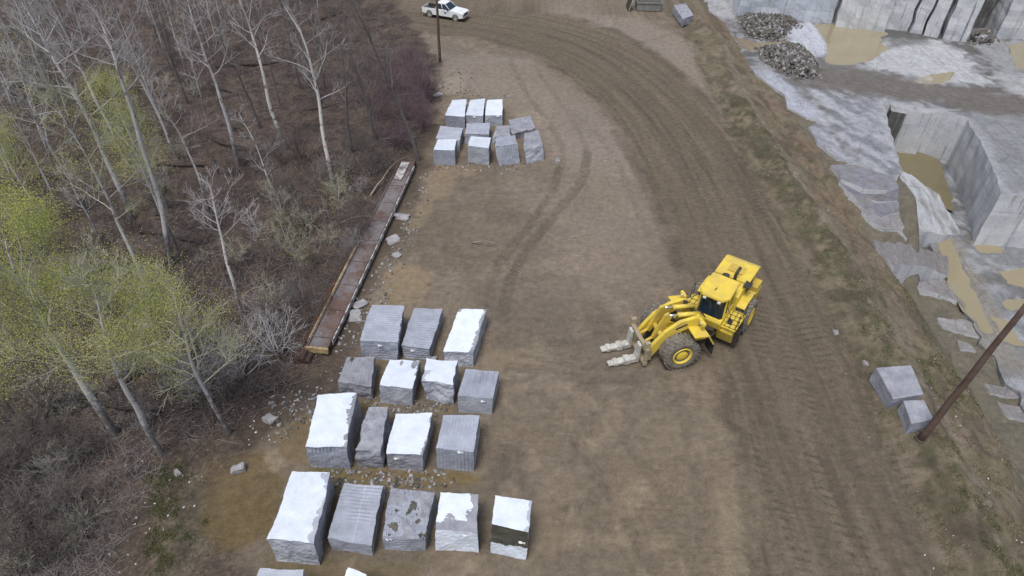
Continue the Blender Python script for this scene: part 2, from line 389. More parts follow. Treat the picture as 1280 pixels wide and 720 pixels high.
# puddles & tan silt:  wet mask lowers roughness
wet=np.zeros(X.shape)
pud=[([(486,340),(500,330),(520,332),(537,345),(530,360),(505,368),(492,382),(483,372)],(.24,.19,.125),.85),
 ([(535,218),(555,212),(568,222),(562,240),(540,250),(528,240)],(.235,.185,.125),.7),([(518,262),(535,250),(540,262),(525,285),(512,285)],(.25,.20,.13),.5),
 ([(640,140),(672,140),(688,150),(680,160),(655,160)],(.26,.21,.155),.75),([(557,97),(580,95),(575,117),(553,116)],(.27,.23,.18),.7),
 ([(345,545),(383,525),(385,580),(350,582)],(.16,.12,.07),.8),([(255,570),(330,560),(350,600),(335,665),(280,690),(250,640)],(.125,.095,.048),.85),
 ([(445,590),(490,585),(560,590),(600,592),(600,602),(540,606),(450,600)],(.17,.13,.06),.8),([(395,568),(440,578),(430,596),(385,592)],(.13,.11,.05),.9),([(440,455),(480,450),(478,480),(450,500),(425,500)],(.15,.12,.07),.6),([(560,500),(575,500),(560,520),(545,515)],(.16,.13,.08),.8),([(405,605),(428,610),(405,670),(398,640)],(.12,.10,.055),.85),([(500,345),(478,372),(462,380),(470,395),(515,380),(535,360)],(.22,.18,.12),.8),
 ([(340,700),(400,698),(460,706),(520,712),(520,728),(330,728)],(.13,.105,.05),.6),([(440,500),(480,504),(482,512),(440,510)],(.17,.135,.07),.8),
 ([(640,655),(680,640),(705,660),(690,690),(655,690)],(.22,.175,.12),.5),([(540,200),(560,205),(600,212),(590,222),(540,215)],(.24,.19,.13),.5),
 ([(600,445),(640,440),(660,455),(620,460)],(.20,.155,.10),.4),([(735,28),(765,24),(768,32),(740,34)],(.26,.23,.21),.35),
 ([(905,600),(925,640),(935,720),(915,735),(900,680)],(.24,.20,.14),.35),([(670,600),(700,590),(720,620),(690,632)],(.22,.18,.13),.4)]
for pts,c,st in pud:
    m=1-sstep(-.15,.35,poly_sd(gp(pts),X,Y)+(n2-.5)*1.3+(n3-.5)*.5); A=mixc(A,c,m*st); wet=np.maximum(wet,m*st)
wet=np.maximum(wet,.45*sstep(.48,.62,fbm(X*.12+3,Y*.3,4,150))*(1-road)*(1-forest)*(1-verge))
grass=np.zeros(X.shape)
for pts,st in [([(905,120),(925,118),(975,185),(1010,250),(1060,330),(1110,410),(1125,450),(1095,455),(1050,370),(1005,290),(960,215),(915,160)],.9),
  ([(1085,440),(1135,470),(1180,560),(1250,650),(1290,740),(1235,740),(1190,650),(1140,560)],.75),([(845,25),(870,50),(880,72),(860,60)],.6),([(1150,420),(1220,430),(1230,480),(1180,500)],.4),([(1190,330),(1210,350),(1220,390),(1180,370),(1120,330)],.4)]:
    m=1-sstep(-.5,.7,poly_sd(gp(pts),X,Y)+(n2-.5)*3.2); grass=np.maximum(grass,m*st)
A=mixc(A,(.072,.075,.042),grass*sstep(.38,.58,fbm(X*2,Y*2,4,110))*.8); A=mixc(A,(.06,.048,.036),grass*sstep(.5,.64,fbm(X*1.1,Y*1.1,4,111))*.6)
A=np.clip(A*np.array((.90,.875,.84))*(.9+.2*vn(X*6,Y*6,120))[:,None]*(1-.10*road)[:,None],0,1)
far=sstep(75,110,np.hypot(X,Y)-0)*(cd<0); 
def grid_faces(nx,ny,keep=None):
    i=np.arange(ny-1)[:,None]*nx+np.arange(nx-1)[None,:]; i=i.ravel()
    return np.stack([i,i+1,i+1+nx,i+nx],1)
def np_mesh(name,V,Fq):
    me=bpy.data.meshes.new(name); n=len(V); m=len(Fq); k=Fq.shape[1]
    me.vertices.add(n); me.vertices.foreach_set('co',V.astype(np.float32).ravel())
    me.loops.add(m*k); me.loops.foreach_set('vertex_index',Fq.astype(np.int32).ravel())
    me.polygons.add(m); me.polygons.foreach_set('loop_start',np.arange(0,m*k,k,dtype=np.int32))
    me.update(calc_edges=True); return me
def add_col(me,name,A):
    a=me.color_attributes.new(name,'FLOAT_COLOR','POINT'); a.data.foreach_set('color',np.concatenate([A,np.ones((len(A),1))],1).astype(np.float32).ravel())
def add_f(me,name,v):
    a=me.attributes.new(name,'FLOAT','POINT'); a.data.foreach_set('value',v.astype(np.float32))
me=np_mesh('ground',np.stack([X,Y,Z],1),grid_faces(nx,ny))
me.polygons.foreach_set('use_smooth',[True]*len(me.polygons))
add_col(me,'soil',A)
for nme,v in (('road_s',rs),('road_t',rt),('road',road),('trk_s',ts),('trk_t',tt),('trk',trk),('forest',forest),('wet',wet),('grass',grass),('verge',verge)): add_f(me,nme,v)
# ground material
t=NT('packed_quarry_dirt')
col=t.attr('soil','Color'); obj=t.tc()
fine=t.noise(9,6,.7); fine2=t.noise(34,4,.7); mid=t.noise(2.1,6,.65)
col=t.mix(.75,col,t.ramp(mid,[(.3,.36),(.7,.64)]),'OVERLAY')
col=t.mix(.75,col,t.ramp(fine,[(.3,.36),(.7,.64)]),'OVERLAY')
# tyre lug marks
def lugs(s,tt_,freq,bandf,seed):
    cx=t.N('ShaderNodeCombineXYZ'); t.L(t.math('MULTIPLY',s,.12),cx.inputs[0]); t.L(t.math('MULTIPLY',tt_,bandf),cx.inputs[1]); cx.inputs[2].default_value=seed
    band=t.ramp(t.noise(1.0,3,.6,cx.outputs[0]),[(.46,0.),(.62,1.)])
    warp=t.math('MULTIPLY',t.noise(1.4,2,.5),1.6)
    w=t.math('SINE',t.math('ADD',t.math('MULTIPLY',t.math('ADD',s,t.math('MULTIPLY',t.math('ABSOLUTE',tt_),.25)),freq),warp))
    return t.math('MULTIPLY',t.ramp(w,[(0.,0.),(.8,1.)]),band),band
rS,rT=t.attr('road_s'),t.attr('road_t')
l1,b1=lugs(rS,rT,12.5,1.1,3.0)
brk=t.ramp(t.noise(3.2,5,.75),[(.44,0.),(.6,1.)])
patch=t.ramp(t.noise(.28,3,.6),[(.42,0.),(.6,1.)])
m1=t.math('MULTIPLY',t.math('MULTIPLY',l1,brk),t.attr('road'))
l2,b2=lugs(t.attr('trk_s'),t.math('ADD',t.attr('trk_t'),4.0),16.0,.01,7.0)
m2=t.math('MULTIPLY',t.math('MULTIPLY',l2,brk),t.attr('trk'))
# scattered lug marks over the open pad
w3=t.N('ShaderNodeTexWave',wave_type='BANDS',bands_direction='Y',wave_profile='SIN'); w3.inputs['Scale'].default_value=.95; w3.inputs['Distortion'].default_value=5; w3.inputs['Detail'].default_value=2; w3.inputs['Detail Scale'].default_value=.7
t.L(t.tc(),w3.inputs['Vector'])
offf=t.math('SUBTRACT',1.0,t.math('MAXIMUM',t.attr('forest'),t.attr('verge')))
m3=t.math('MULTIPLY',t.math('MULTIPLY',t.math('MULTIPLY',w3.outputs['Fac'],brk),patch),offf)
marks=t.math('MAXIMUM',t.math('MAXIMUM',m1,m2),t.math('MULTIPLY',m3,.38))
col=t.mix(t.math('MULTIPLY',marks,.38),col,(.06,.048,.036))
# gravel specks
vo=t.N('ShaderNodeTexVoronoi'); vo.inputs['Scale'].default_value=7; t.L(t.tc(),vo.inputs['Vector'])
sp=t.math('MULTIPLY',t.ramp(vo.outputs['Distance'],[(.10,1.),(.17,0.)]),t.ramp(t.noise(.9,3,.6),[(.5,0.),(.66,.75)]))
col=t.mix(sp,col,t.mix(t.noise(3,1,.5),(.12,.11,.10),(.33,.32,.30)))
# leaf litter speckle
vl=t.N('ShaderNodeTexVoronoi',feature='F1'); vl.inputs['Scale'].default_value=9; t.L(t.mapping((1,1,1)),vl.inputs['Vector'])
lit=t.ramp(vl.outputs['Color'],[(.1,(.035,.026,.024)),(.45,(.085,.062,.05)),(.75,(.14,.105,.08)),(.95,(.20,.17,.14))])
col=t.mix(t.math('MULTIPLY',t.attr('forest'),.5),col,lit)
col=t.mix(t.math('MULTIPLY',t.attr('forest'),t.ramp(t.noise(.55,6,.75),[(.45,0.),(.62,.8)])),col,(.02,.016,.017))  # blotches darken the litter further, standing in for woodland shade
t.base(col)
ro=t.math('SUBTRACT',.93,t.math('MULTIPLY',t.attr('wet'),.88)); t.rough(ro); dry=t.math('SUBTRACT',1.0,t.attr('wet'))
t.p.inputs['Specular IOR Level'].default_value=.35
t.bump(t.math('MULTIPLY',fine,dry),.6,.06); t.bump(t.math('MULTIPLY',mid,dry),.4,.12); t.bump(t.math('MULTIPLY',marks,dry),.7,-.07)
mg=t.m
ground=link('ground',me,None,mg); tag(ground,kind='structure')
# ------------------------------------------------------------ quarry
def resample(P,res):
    out=[]
    for i in range(len(P)):
        a=Vector(P[i][:2]);b=Vector(P[(i+1)%len(P)][:2]); n=max(1,int((b-a).length/res))
        for k in range(n): out.append(a+(b-a)*(k/n))
    return out
def rockmass(name,poly,ztop,zbot,res,amp,mats,colf=None,jag=0.0,srows=6,side_amp=.15,kind='structure'):
    B=resample(poly,res)
    if jag:
        B=[Vector((p.x+(mnoise.noise(Vector((p.x*.8,p.y*.8,3)))*jag),p.y+mnoise.noise(Vector((p.x*.8,p.y*.8,9)))*jag)) for p in B]
    zf=ztop if callable(ztop) else (lambda x,y:ztop)
    xs_=[p.x for p in B]; ys_=[p.y for p in B]
    gx,gy=np.meshgrid(np.arange(min(xs_),max(xs_),res),np.arange(min(ys_),max(ys_),res)); gx=gx.ravel()+rng.uniform(-.2,.2,gx.size)*res; gy=gy.ravel()+rng.uniform(-.2,.2,gy.size)*res
    sd=poly_sd([(p.x,p.y) for p in B],gx,gy); k=sd<-res*.45
    pts=B+[Vector((a,b)) for a,b in zip(gx[k],gy[k])]
    nb=len(B); V,E,Fc,*_=delaunay_2d_cdt(pts,[],[list(range(nb))],1,1e-5)
    V=[Vector(v) for v in V]
    def zz(x,y): return zf(x,y)+(mnoise.fractal(Vector((x*.5,y*.5,1)),.8,2.1,5)*amp)
    verts=[(v.x,v.y,zz(v.x,v.y)) for v in V]; faces=[list(f) for f in Fc]; mi=[0]*len(faces)
    # sides from the same outline
    top=[len(verts)+i for i in range(nb)]
    rows=[]
    for r in range(srows+1):
        row=[]
        for p in B:
            zt=zz(p.x,p.y); z=zt+(zbot-zt)*r/srows
            if r==0: q=(p.x,p.y,zt)
            else:
                nn=mnoise.noise_vector(Vector((p.x*.6,p.y*.6,z*.6)))*side_amp
                q=(p.x+nn.x,p.y+nn.y,z)
            row.append(len(verts)); verts.append(q)
        rows.append(row)
    for r in range(srows):
        for i in range(nb):
            j=(i+1)%nb; faces.append([rows[r][i],rows[r+1][i],rows[r+1][j],rows[r][j]]); mi.append(1 if len(mats)>1 else 0)
    me=bpy.data.meshes.new(name); me.from_pydata(verts,[],faces); me.polygons.foreach_set('material_index',mi)
    VA=np.array(verts)
    if colf is not None: add_col(me,'soil',colf(VA[:,0],VA[:,1]))
    bm=bmesh.new(); bm.from_mesh(me); bmesh.ops.recalc_face_normals(bm,faces=bm.faces[:]); bm.to_mesh(me); bm.free()
    o=link(name,me,None,mats)
    if kind: tag(o,kind=kind)
    return o
# materials
t=NT('quarried_bench_rock'); c=t.attr('soil','Color'); f=t.noise(1.6,7,.72); g=t.noise(11,5,.7)
c=t.mix(.8,c,t.ramp(f,[(.3,.34),(.7,.66)]),'OVERLAY'); c=t.mix(.8,c,t.ramp(g,[(.3,.32),(.7,.68)]),'OVERLAY')
cr=t.N('ShaderNodeTexVoronoi',feature='DISTANCE_TO_EDGE'); cr.inputs['Scale'].default_value=.42; t.L(t.mapping((1.0,.45,1),None,(0,0,R(25))),cr.inputs['Vector'])
c=t.mix(t.math('MULTIPLY',t.ramp(cr.outputs['Distance'],[(.0,1.),(.025,0.)]),t.ramp(t.noise(.4,3),[(.45,0.),(.6,.55)])),c,(.10,.095,.09))
c=t.mix(1.0,c,(.84,.85,.87),'MULTIPLY')
gr=t.noise(1.0,4,.7,t.mapping((2.2,.16,1),None,(0,0,R(-14)))); c=t.mix(t.ramp(gr,[(.52,0.),(.64,.30)]),c,(.10,.098,.095))
t.base(c); t.rough(t.ramp(t.noise(.5,4),[(.4,.45),(.6,.9)])); t.bump(f,.8,.25); t.bump(g,.6,.06); m_bench=t.m
def wallmat(name,a,b,streak):
    t=NT(name); f=t.noise(.5,7,.7); c=t.mix(t.ramp(f,[(.35,0.),(.65,1.)]),a,b)
    s=t.noise(.9,6,.75,t.mapping((1.6,1.6,.12))); c=t.mix(t.ramp(s,[(.54,0.),(.72,streak)]),c,(.10,.10,.095))
    s2=t.noise(.5,5,.7,t.mapping((3.5,3.5,.22))); c=t.mix(t.ramp(s2,[(.5,0.),(.7,.5)]),c,(.55,.56,.58))
    br=t.N('ShaderNodeTexBrick'); br.inputs['Scale'].default_value=.5; br.inputs['Mortar Size'].default_value=.012; br.inputs['Row Height'].default_value=1.6; br.inputs['Brick Width'].default_value=2.3
    cx=t.N('ShaderNodeSeparateXYZ'); t.L(t.tc(),cx.inputs[0]); cc=t.N('ShaderNodeCombineXYZ'); t.L(t.math('ADD',cx.outputs[0],cx.outputs[1]),cc.inputs[0]); t.L(cx.outputs[2],cc.inputs[1]); t.L(cc.outputs[0],br.inputs['Vector'])
    c=t.mix(t.math('MULTIPLY',br.outputs['Fac'],t.ramp(t.noise(.3,3),[(.45,0.),(.6,.6)])),c,(.08,.08,.08))
    s3=t.noise(1.1,5,.75,t.mapping((2.2,2.2,.07),None,(0,R(6),0))); c=t.mix(t.ramp(s3,[(.62,0.),(.66,.7)]),c,(.045,.046,.048))
    g=t.noise(8,5,.7); c=t.mix(.5,c,t.ramp(g,[(.3,.36),(.7,.64)]),'OVERLAY')
    t.base(c); t.rough(.7); t.bump(f,.4,.2); t.bump(g,.3,.05); return t.m
m_wall=wallmat('pale_quarry_face',(.42,.44,.475),(.52,.53,.55),.75)
m_wall2=wallmat('bluish_quarry_face',(.36,.395,.46),(.46,.49,.545),.4)
m_wdark=wallmat('rock_painted_recess_shade',(.055,.055,.055),(.11,.108,.10),.4)  # near-black tone paints the shade of gaps and recesses onto the rock
t=NT('silty_brown_water'); f=t.noise(.25,4,.6); t.base(t.mix(f,(.235,.20,.125),(.30,.26,.17))); t.rough(.06); t.p.inputs['Specular IOR Level'].default_value=.5; t.bump(t.noise(3,3,.5),.04,.02); m_water=t.m
t=NT('trench_water_painted_shade'); t.base(t.mix(t.noise(.4,4,.6),(.13,.11,.06),(.19,.16,.09))); t.rough(.05); m_water2=t.m  # brown water, its colour darkened to stand for shadow in the trench
def bench_col(x,y):
    n1=fbm(x*.22,y*.22,5,200); n2=fbm(x*.9,y*.9,5,201); n3=fbm(x*3,y*3,3,202)
    A=np.zeros((len(x),3))+np.array((.185,.18,.18))
    A=mixc(A,(.11,.105,.098),sstep(.45,.6,n1)*.8); A=mixc(A,(.40,.405,.425),sstep(.53,.64,n2)*.65)
    def z_(pts,c,st,soft=.5,w=2.4):
        nonlocal A
        m=1-sstep(-soft,soft,poly_sd(gp(pts,BENCH),x,y)+(n2-.5)*w+(n3-.5)*.8); A=mixc(A,c,m*st)
    z_([(1000,82),(1060,86),(1280,120),(1400,135),(1400,165),(1280,160),(1180,130),(1090,118),(1020,112),(990,100)],(.15,.132,.112),.92,1)
    z_([(1080,60),(1120,48),(1175,52),(1205,65),(1220,90),(1245,105),(1180,104),(1140,95),(1085,84)],(.50,.505,.52),.9,.3,3.4)
    z_([(1205,45),(1240,44),(1275,60),(1280,100),(1240,80),(1225,60)],(.33,.335,.34),.8)
    z_([(1242,88),(1290,100),(1290,125),(1260,115)],(.48,.48,.48),.7)
    z_([(1095,35),(1150,40),(1160,55),(1115,60)],(.10,.10,.095),.7)
    z_([(982,32),(1012,28),(1034,45),(1036,65),(1015,74),(990,62)],(.52,.54,.60),.95,.2,.9)
    z_([(1140,102),(1165,92),(1192,90),(1190,98),(1160,108)],(.42,.37,.29),.9,.2,1)
    z_([(915,45),(945,55),(985,52),(1000,62),(960,68),(930,62)],(.28,.21,.12),.8,.3,1)
    z_([(880,-5),(920,-5),(915,25),(888,20)],(.44,.44,.45),.8)
    z_([(940,88),(966,88),(992,112),(1034,156),(1000,150),(975,135)],(.42,.43,.485),.95,.3,.8)
    z_([(1000,158),(1030,160),(1100,230),(1050,215)],(.31,.32,.355),.9,.3,1)
    z_([(1030,118),(1100,125),(1130,215),(1100,220),(1060,180)],(.235,.245,.27),.8,.8,2)
    sdd=sstep(.5,.62,fbm((x+y*.35)*1.5,(y-x*.35)*.25,4,205)); A=mixc(A,(.46,.47,.51),sdd*.7*(1-sstep(0,2,poly_sd(gp([(1010,115),(1100,125),(1128,215),(1060,215)],BENCH),x,y))))
    z_([(1178,140),(1290,148),(1300,245),(1250,240),(1226,178)],(.27,.275,.29),.8,.5)
    e=1-sstep(.1,1.1,np.abs(poly_sd(gp(pit_px,BENCH),x,y)+(n3-.5))); A=mixc(A,(.40,.41,.43),e*.7*(x>G(1150,180,BENCH).x-3))
    return np.clip(A,0,1)
pools=[([(1018,30),(1060,28),(1110,40),(1098,52),(1112,60),(1085,76),(1060,80),(1030,78),(1036,55)],BENCH),([(1262,55),(1290,50),(1295,90),(1272,85)],BENCH),([(1162,92),(1192,90),(1190,97),(1172,104)],BENCH),([(950,54),(978,52),(985,60),(958,62)],BENCH),
 ([(1168,291),(1184,293),(1211,352),(1241,412),(1230,416),(1193,362)],PIT),([(1250,340),(1300,332),(1310,362),(1262,358)],PIT),([(1212,300),(1245,303),(1258,314),(1228,316)],PIT),([(1255,375),(1300,372),(1300,385),(1262,386)],PIT),([(1240,395),(1262,400),(1275,430),(1255,425)],PIT)]
def dipf(z0):
    W=[gp(p,z) for p,z in pools if z==z0]
    def f(x,y):
        xa,ya=np.array([x]),np.array([y]); m=0
        for w_ in W:
            s=float(poly_sd(w_,xa,ya)[0])+mnoise.noise(Vector((x*.8,y*.8,2)))*.5; m=max(m,min(1,max(0,.5-s/.8)))
        return z0-.22*m+.05*(1-m)
    return f
rockmass('quarry_bench',gp(bench_px,BENCH),dipf(BENCH),-8.5,.5,.09,[m_bench,m_wall],bench_col,.16,10,.10)
def pit_col(x,y):
    n1=fbm(x*.3,y*.3,5,210); n2=fbm(x*1.1,y*1.1,5,211)
    A=np.zeros((len(x),3))+np.array((.225,.23,.24)); A=mixc(A,(.14,.135,.125),sstep(.45,.6,n1)*.8); A=mixc(A,(.38,.385,.40),sstep(.52,.68,n2)*.8)
    m=1-sstep(-.5,.6,poly_sd(gp([(1165,290),(1200,300),(1255,410),(1290,480),(1240,450),(1195,365)],PIT),x,y)+(n2-.5)*2); A=mixc(A,(.27,.24,.19),m*.7)
    return A
rockmass('pit_floor',gp([(1085,110),(1190,110),(1420,180),(1700,320),(1500,640),(1330,600),(1275,500),(1225,425),(1190,360),(1160,300),(1120,240)],PIT),dipf(PIT),-9,.5,.08,[m_bench],pit_col,.6,3)
# sloping slab from the bench into the pit
def slab_poly(pts,name='rock_ledge',thick=1.2,res=.5,col=(.42,.41,.43),mats=None,amp=.06,jag=.25):
    W=[G(a,b,z) for a,b,z in pts]
    # plane fit for the top
    P=np.array([[p.x,p.y,1] for p in W]); zz=np.array([p.z for p in W]); co,*_=np.linalg.lstsq(P,zz,rcond=None)
    zf=lambda x,y:co[0]*x+co[1]*y+co[2]
    return rockmass(name,[(p.x,p.y) for p in W],zf,min(p.z for p in W)-thick,res,amp,mats or [m_bench,m_wall],
        lambda x,y:np.clip(mixc(np.zeros((len(x),3))+np.array(col),(.24,.22,.20),sstep(.5,.68,fbm(x*1.3,y*1.3,4,220))*.7),0,1),jag,4,.1)
slab_poly([(1124,212,-2.0),(1140,218,-2.8),(1172,248,-5),(1206,292,-6.6),(1180,296,-6.3),(1120,285,-3.8),(1116,245,-2.6)],thick=2,col=(.52,.53,.55))
def drape(pts,off=.22):
    out=[]
    for a,b in pts:
        p=GT(a,b,off); out.append((a,b,p.z))
    return out
for pts,z,cc in [([(1040,205),(1070,207),(1118,222),(1124,232),(1110,238),(1080,236),(1052,224)],-1.75,(.25,.25,.28)),([(1050,226),(1080,226),(1124,232),(1122,250),(1095,252),(1062,241)],-2.25,(.17,.17,.20)),
   ([(1062,244),(1095,244),(1124,250),(1124,268),(1100,270),(1078,259)],-2.8,(.20,.20,.235)),([(1078,262),(1124,264),(1130,284),(1105,285),(1088,275)],-3.3,(.27,.26,.275))]:
    slab_poly(drape(pts,.5 if z>-2 else .42),thick=3,res=.35,jag=.18,col=cc,amp=.05)
for i,pts in enumerate([
  [(1093,304),(1140,302),(1190,322),(1192,344),(1150,342),(1110,326)],[(1140,351),(1175,348),(1200,360),(1228,386),(1195,379),(1150,365)],[(1170,396),(1205,400),(1240,415),(1244,426),(1215,419),(1180,410)],
  [(1230,479),(1265,485),(1272,498),(1240,493)],[(1118,280),(1150,285),(1165,300),(1130,300)],[(1238,442),(1280,460),(1290,480),(1250,470)],[(1245,503),(1290,510),(1290,532),(1262,522)],
  [(1196,425),(1215,432),(1222,440),(1200,436)],[(1188,352),(1215,366),(1232,382),(1215,380)]]):
    slab_poly(drape(pts,.16),thick=2.5,res=.3,jag=.28,col=[(.27,.25,.255),(.31,.29,.295),(.34,.325,.33)][i%3],amp=.05)
def water(name,px,z): return waterw(name,gp(px,z),z)
def waterw(name,wp,z):
    B=resample(wp,.4); B=[(p.x+mnoise.noise(Vector((p.x,p.y,1)))*.35,p.y+mnoise.noise(Vector((p.x,p.y,6)))*.35) for p in B]
    V,E,Fc,*_=delaunay_2d_cdt([Vector(p) for p in B],[],[list(range(len(B)))],1,1e-5)
    me=bpy.data.meshes.new(name); me.from_pydata([(v[0],v[1],z) for v in V],[],[list(f) for f in Fc]); return tag(link(name,me,None,m_water),kind='structure')
for px,z in pools:
    q=gp(px,z); cx=sum(p[0] for p in q)/len(q); cy=sum(p[1] for p in q)/len(q)
    ex=[]
    for p in q:
        v=Vector((p[0]-cx,p[1]-cy)); v=v*(1+.7/v.length); ex.append((cx+v.x,cy+v.y))
    waterw('water',ex,z-.06)
wt=water('water',[(1095,145),(1165,170),(1195,266),(1160,252),(1115,225)],PIT+.3); wt.data.materials.clear(); wt.data.materials.append(m_water2)
# worked faces at the head of the quarry
def face(px0,px1,front=0,top=7.5,back=14,mats=None,y0=None,y1=None,z0=BENCH):
    a=G(px0,y0,z0);b=G(px1,y1,z0); d=Vector((b.x-a.x,b.y-a.y,0)).normalized(); n=Vector((-d.y,d.x,0))
    P=[(a.x-n.x*front,a.y-n.y*front),(b.x-n.x*front,b.y-n.y*front),(b.x+n.x*back,b.y+n.y*back),(a.x+n.x*back,a.y+n.y*back)]
    return rockmass('quarry_face',P,top,BENCH-1.5,.7,.25,mats or [m_bench,m_wall],lambda x,y:np.zeros((len(x),3))+np.array((.3,.29,.28)),.25,14,.22)
face(921,1038,0,7.5,16,[m_bench,m_wall2],21,29); face(1043,1104,.5,7.2,16,None,31,38); face(1104,1134,0,7.6,15,None,36,40); face(1137,1151,.4,6.5,14,None,40,42)
face(1155,1172,.9,7.4,14,None,42,45); face(1176,1206,1.6,7,14,None,44,48); face(1206,1242,-2.2,7.2,10,[m_bench,m_wdark],42,43); face(1242,1285,.8,7.3,14,None,45,47); face(1286,1420,.2,8,14,None,46,56); face(1420,1800,.4,7.5,16,None,56,80)  # the set-back face has its recess shade painted in
face(880,919,-1.4,4.5,12,None,4,8)
face(1036,1045,-.9,7,10,[m_bench,m_wdark],29,31); face(1132,1139,-.6,6.8,10,[m_bench,m_wdark],40,41); face(1150,1157,-.6,7,10,[m_bench,m_wdark],42,43); face(1171,1178,-.5,7,10,[m_bench,m_wdark],44,46)  # narrow dark faces paint the shade of cracks between the panels
# pale block left standing at the trench end; dark one paints a shaded gap
def standing(pts,zt,mats,bot=PIT-.4): return rockmass('quarry_face',gp(pts,zt),zt,bot,.5,.08,mats,lambda x,y:np.zeros((len(x),3))+np.array((.38,.38,.38)),.12,8,.08)
standing([(1135,133),(1168,137),(1167,143),(1134,140)],-1.75,[m_bench,m_wall]); standing([(1113,130),(1135,133),(1134,142),(1114,139)],-1.6,[m_bench,m_wdark])  # second block is added as painted shade for the dark gap

g=MB()
for (p,q,w_) in (((1126,180,-6.6),(1134,160,-4.2),.22),((1142,182,-6.6),(1144,168,-4.9),.25),((1120,174,-6.6),(1127,168,-5.2),.18)):
    g.tube([G(*p),G(*q)],[w_,w_*.8],5,0,smooth=False)
tag(g.build('rock_fragments',[m_wall]),'pale broken slabs standing in the brown trench water','rubble',None,'stuff')
# rubble
def stone_mesh(mb,c,s,seed,mi=0):
    r=random.Random(seed); bm=bmesh.new(); bmesh.ops.create_icosphere(bm,subdivisions=1,radius=1)
    ax=Vector((r.uniform(.6,1.2),r.uniform(.5,1.1),r.uniform(.4,.9)))
    off=Vector((r.random()*50,r.random()*50,r.random()*50)); E=Euler((r.random()*3,r.random()*3,r.random()*6)).to_matrix()
    for v in bm.verts:
        k=1+mnoise.noise(v.co*1.3+off)*.6; q=v.co*k; q=Vector((q.x*ax.x,q.y*ax.y,q.z*ax.z)); v.co=Vector(c)+(E@q)*s
    mb.bm(bm,mi)
def rubble(px,n,hgt,s0,s1,name,label,z=BENCH):
    P=gp(px,z); A_=np.array(P); mb=MB(); mbx,mxx=A_.min(0),A_.max(0); i=0
    cx,cy=A_.mean(0); pts=[]
    while len(pts)<n:
        x=random.uniform(mbx[0],mxx[0]);y=random.uniform(mbx[1],mxx[1]); d=float(poly_sd(P,np.array([x]),np.array([y]))[0])
        if d<random.uniform(-.2,.5): pts.append((x,y,d))
    for i,(x,y,d) in enumerate(pts):
        zt=z+max(0,min(hgt,-d*.8)); stone_mesh(mb,(x,y,zt+random.uniform(-.2,.1)),random.choice([s0,s0,(s0+s1)/2,s1])*random.uniform(.6,1.3),i,0 if random.random()<.7 else 1)
    o=mb.build(name,[m_rubA,m_rubB]); tag(o,label,'rubble',None,'stuff'); return o
m_rubA=simple('dark_broken_rock',(.085,.082,.078),.85,0,.6,1.2,(.2,.17,.13),.5,.3); m_rubB=simple('light_broken_rock',(.24,.245,.26),.8,0,.45,2,(.2,.18,.15),.4,.3)
rubble([(921,22),(960,18),(990,24),(1003,34),(990,36),(975,52),(940,50),(925,36)],2000,.65,.10,.27,'rubble','low heap of broken grey rock against the quarry face')
rubble([(946,62),(985,60),(1005,62),(1025,84),(1022,97),(1000,100),(972,88),(952,78)],2200,.95,.11,.30,'rubble','dark heap of broken rock beside the pale shelf of bedrock')
rubble([(1202,48),(1225,43),(1243,47),(1242,56),(1215,56)],160,.8,.2,.45,'rubble','small brownish rubble heap in the dark gap of the quarry face')
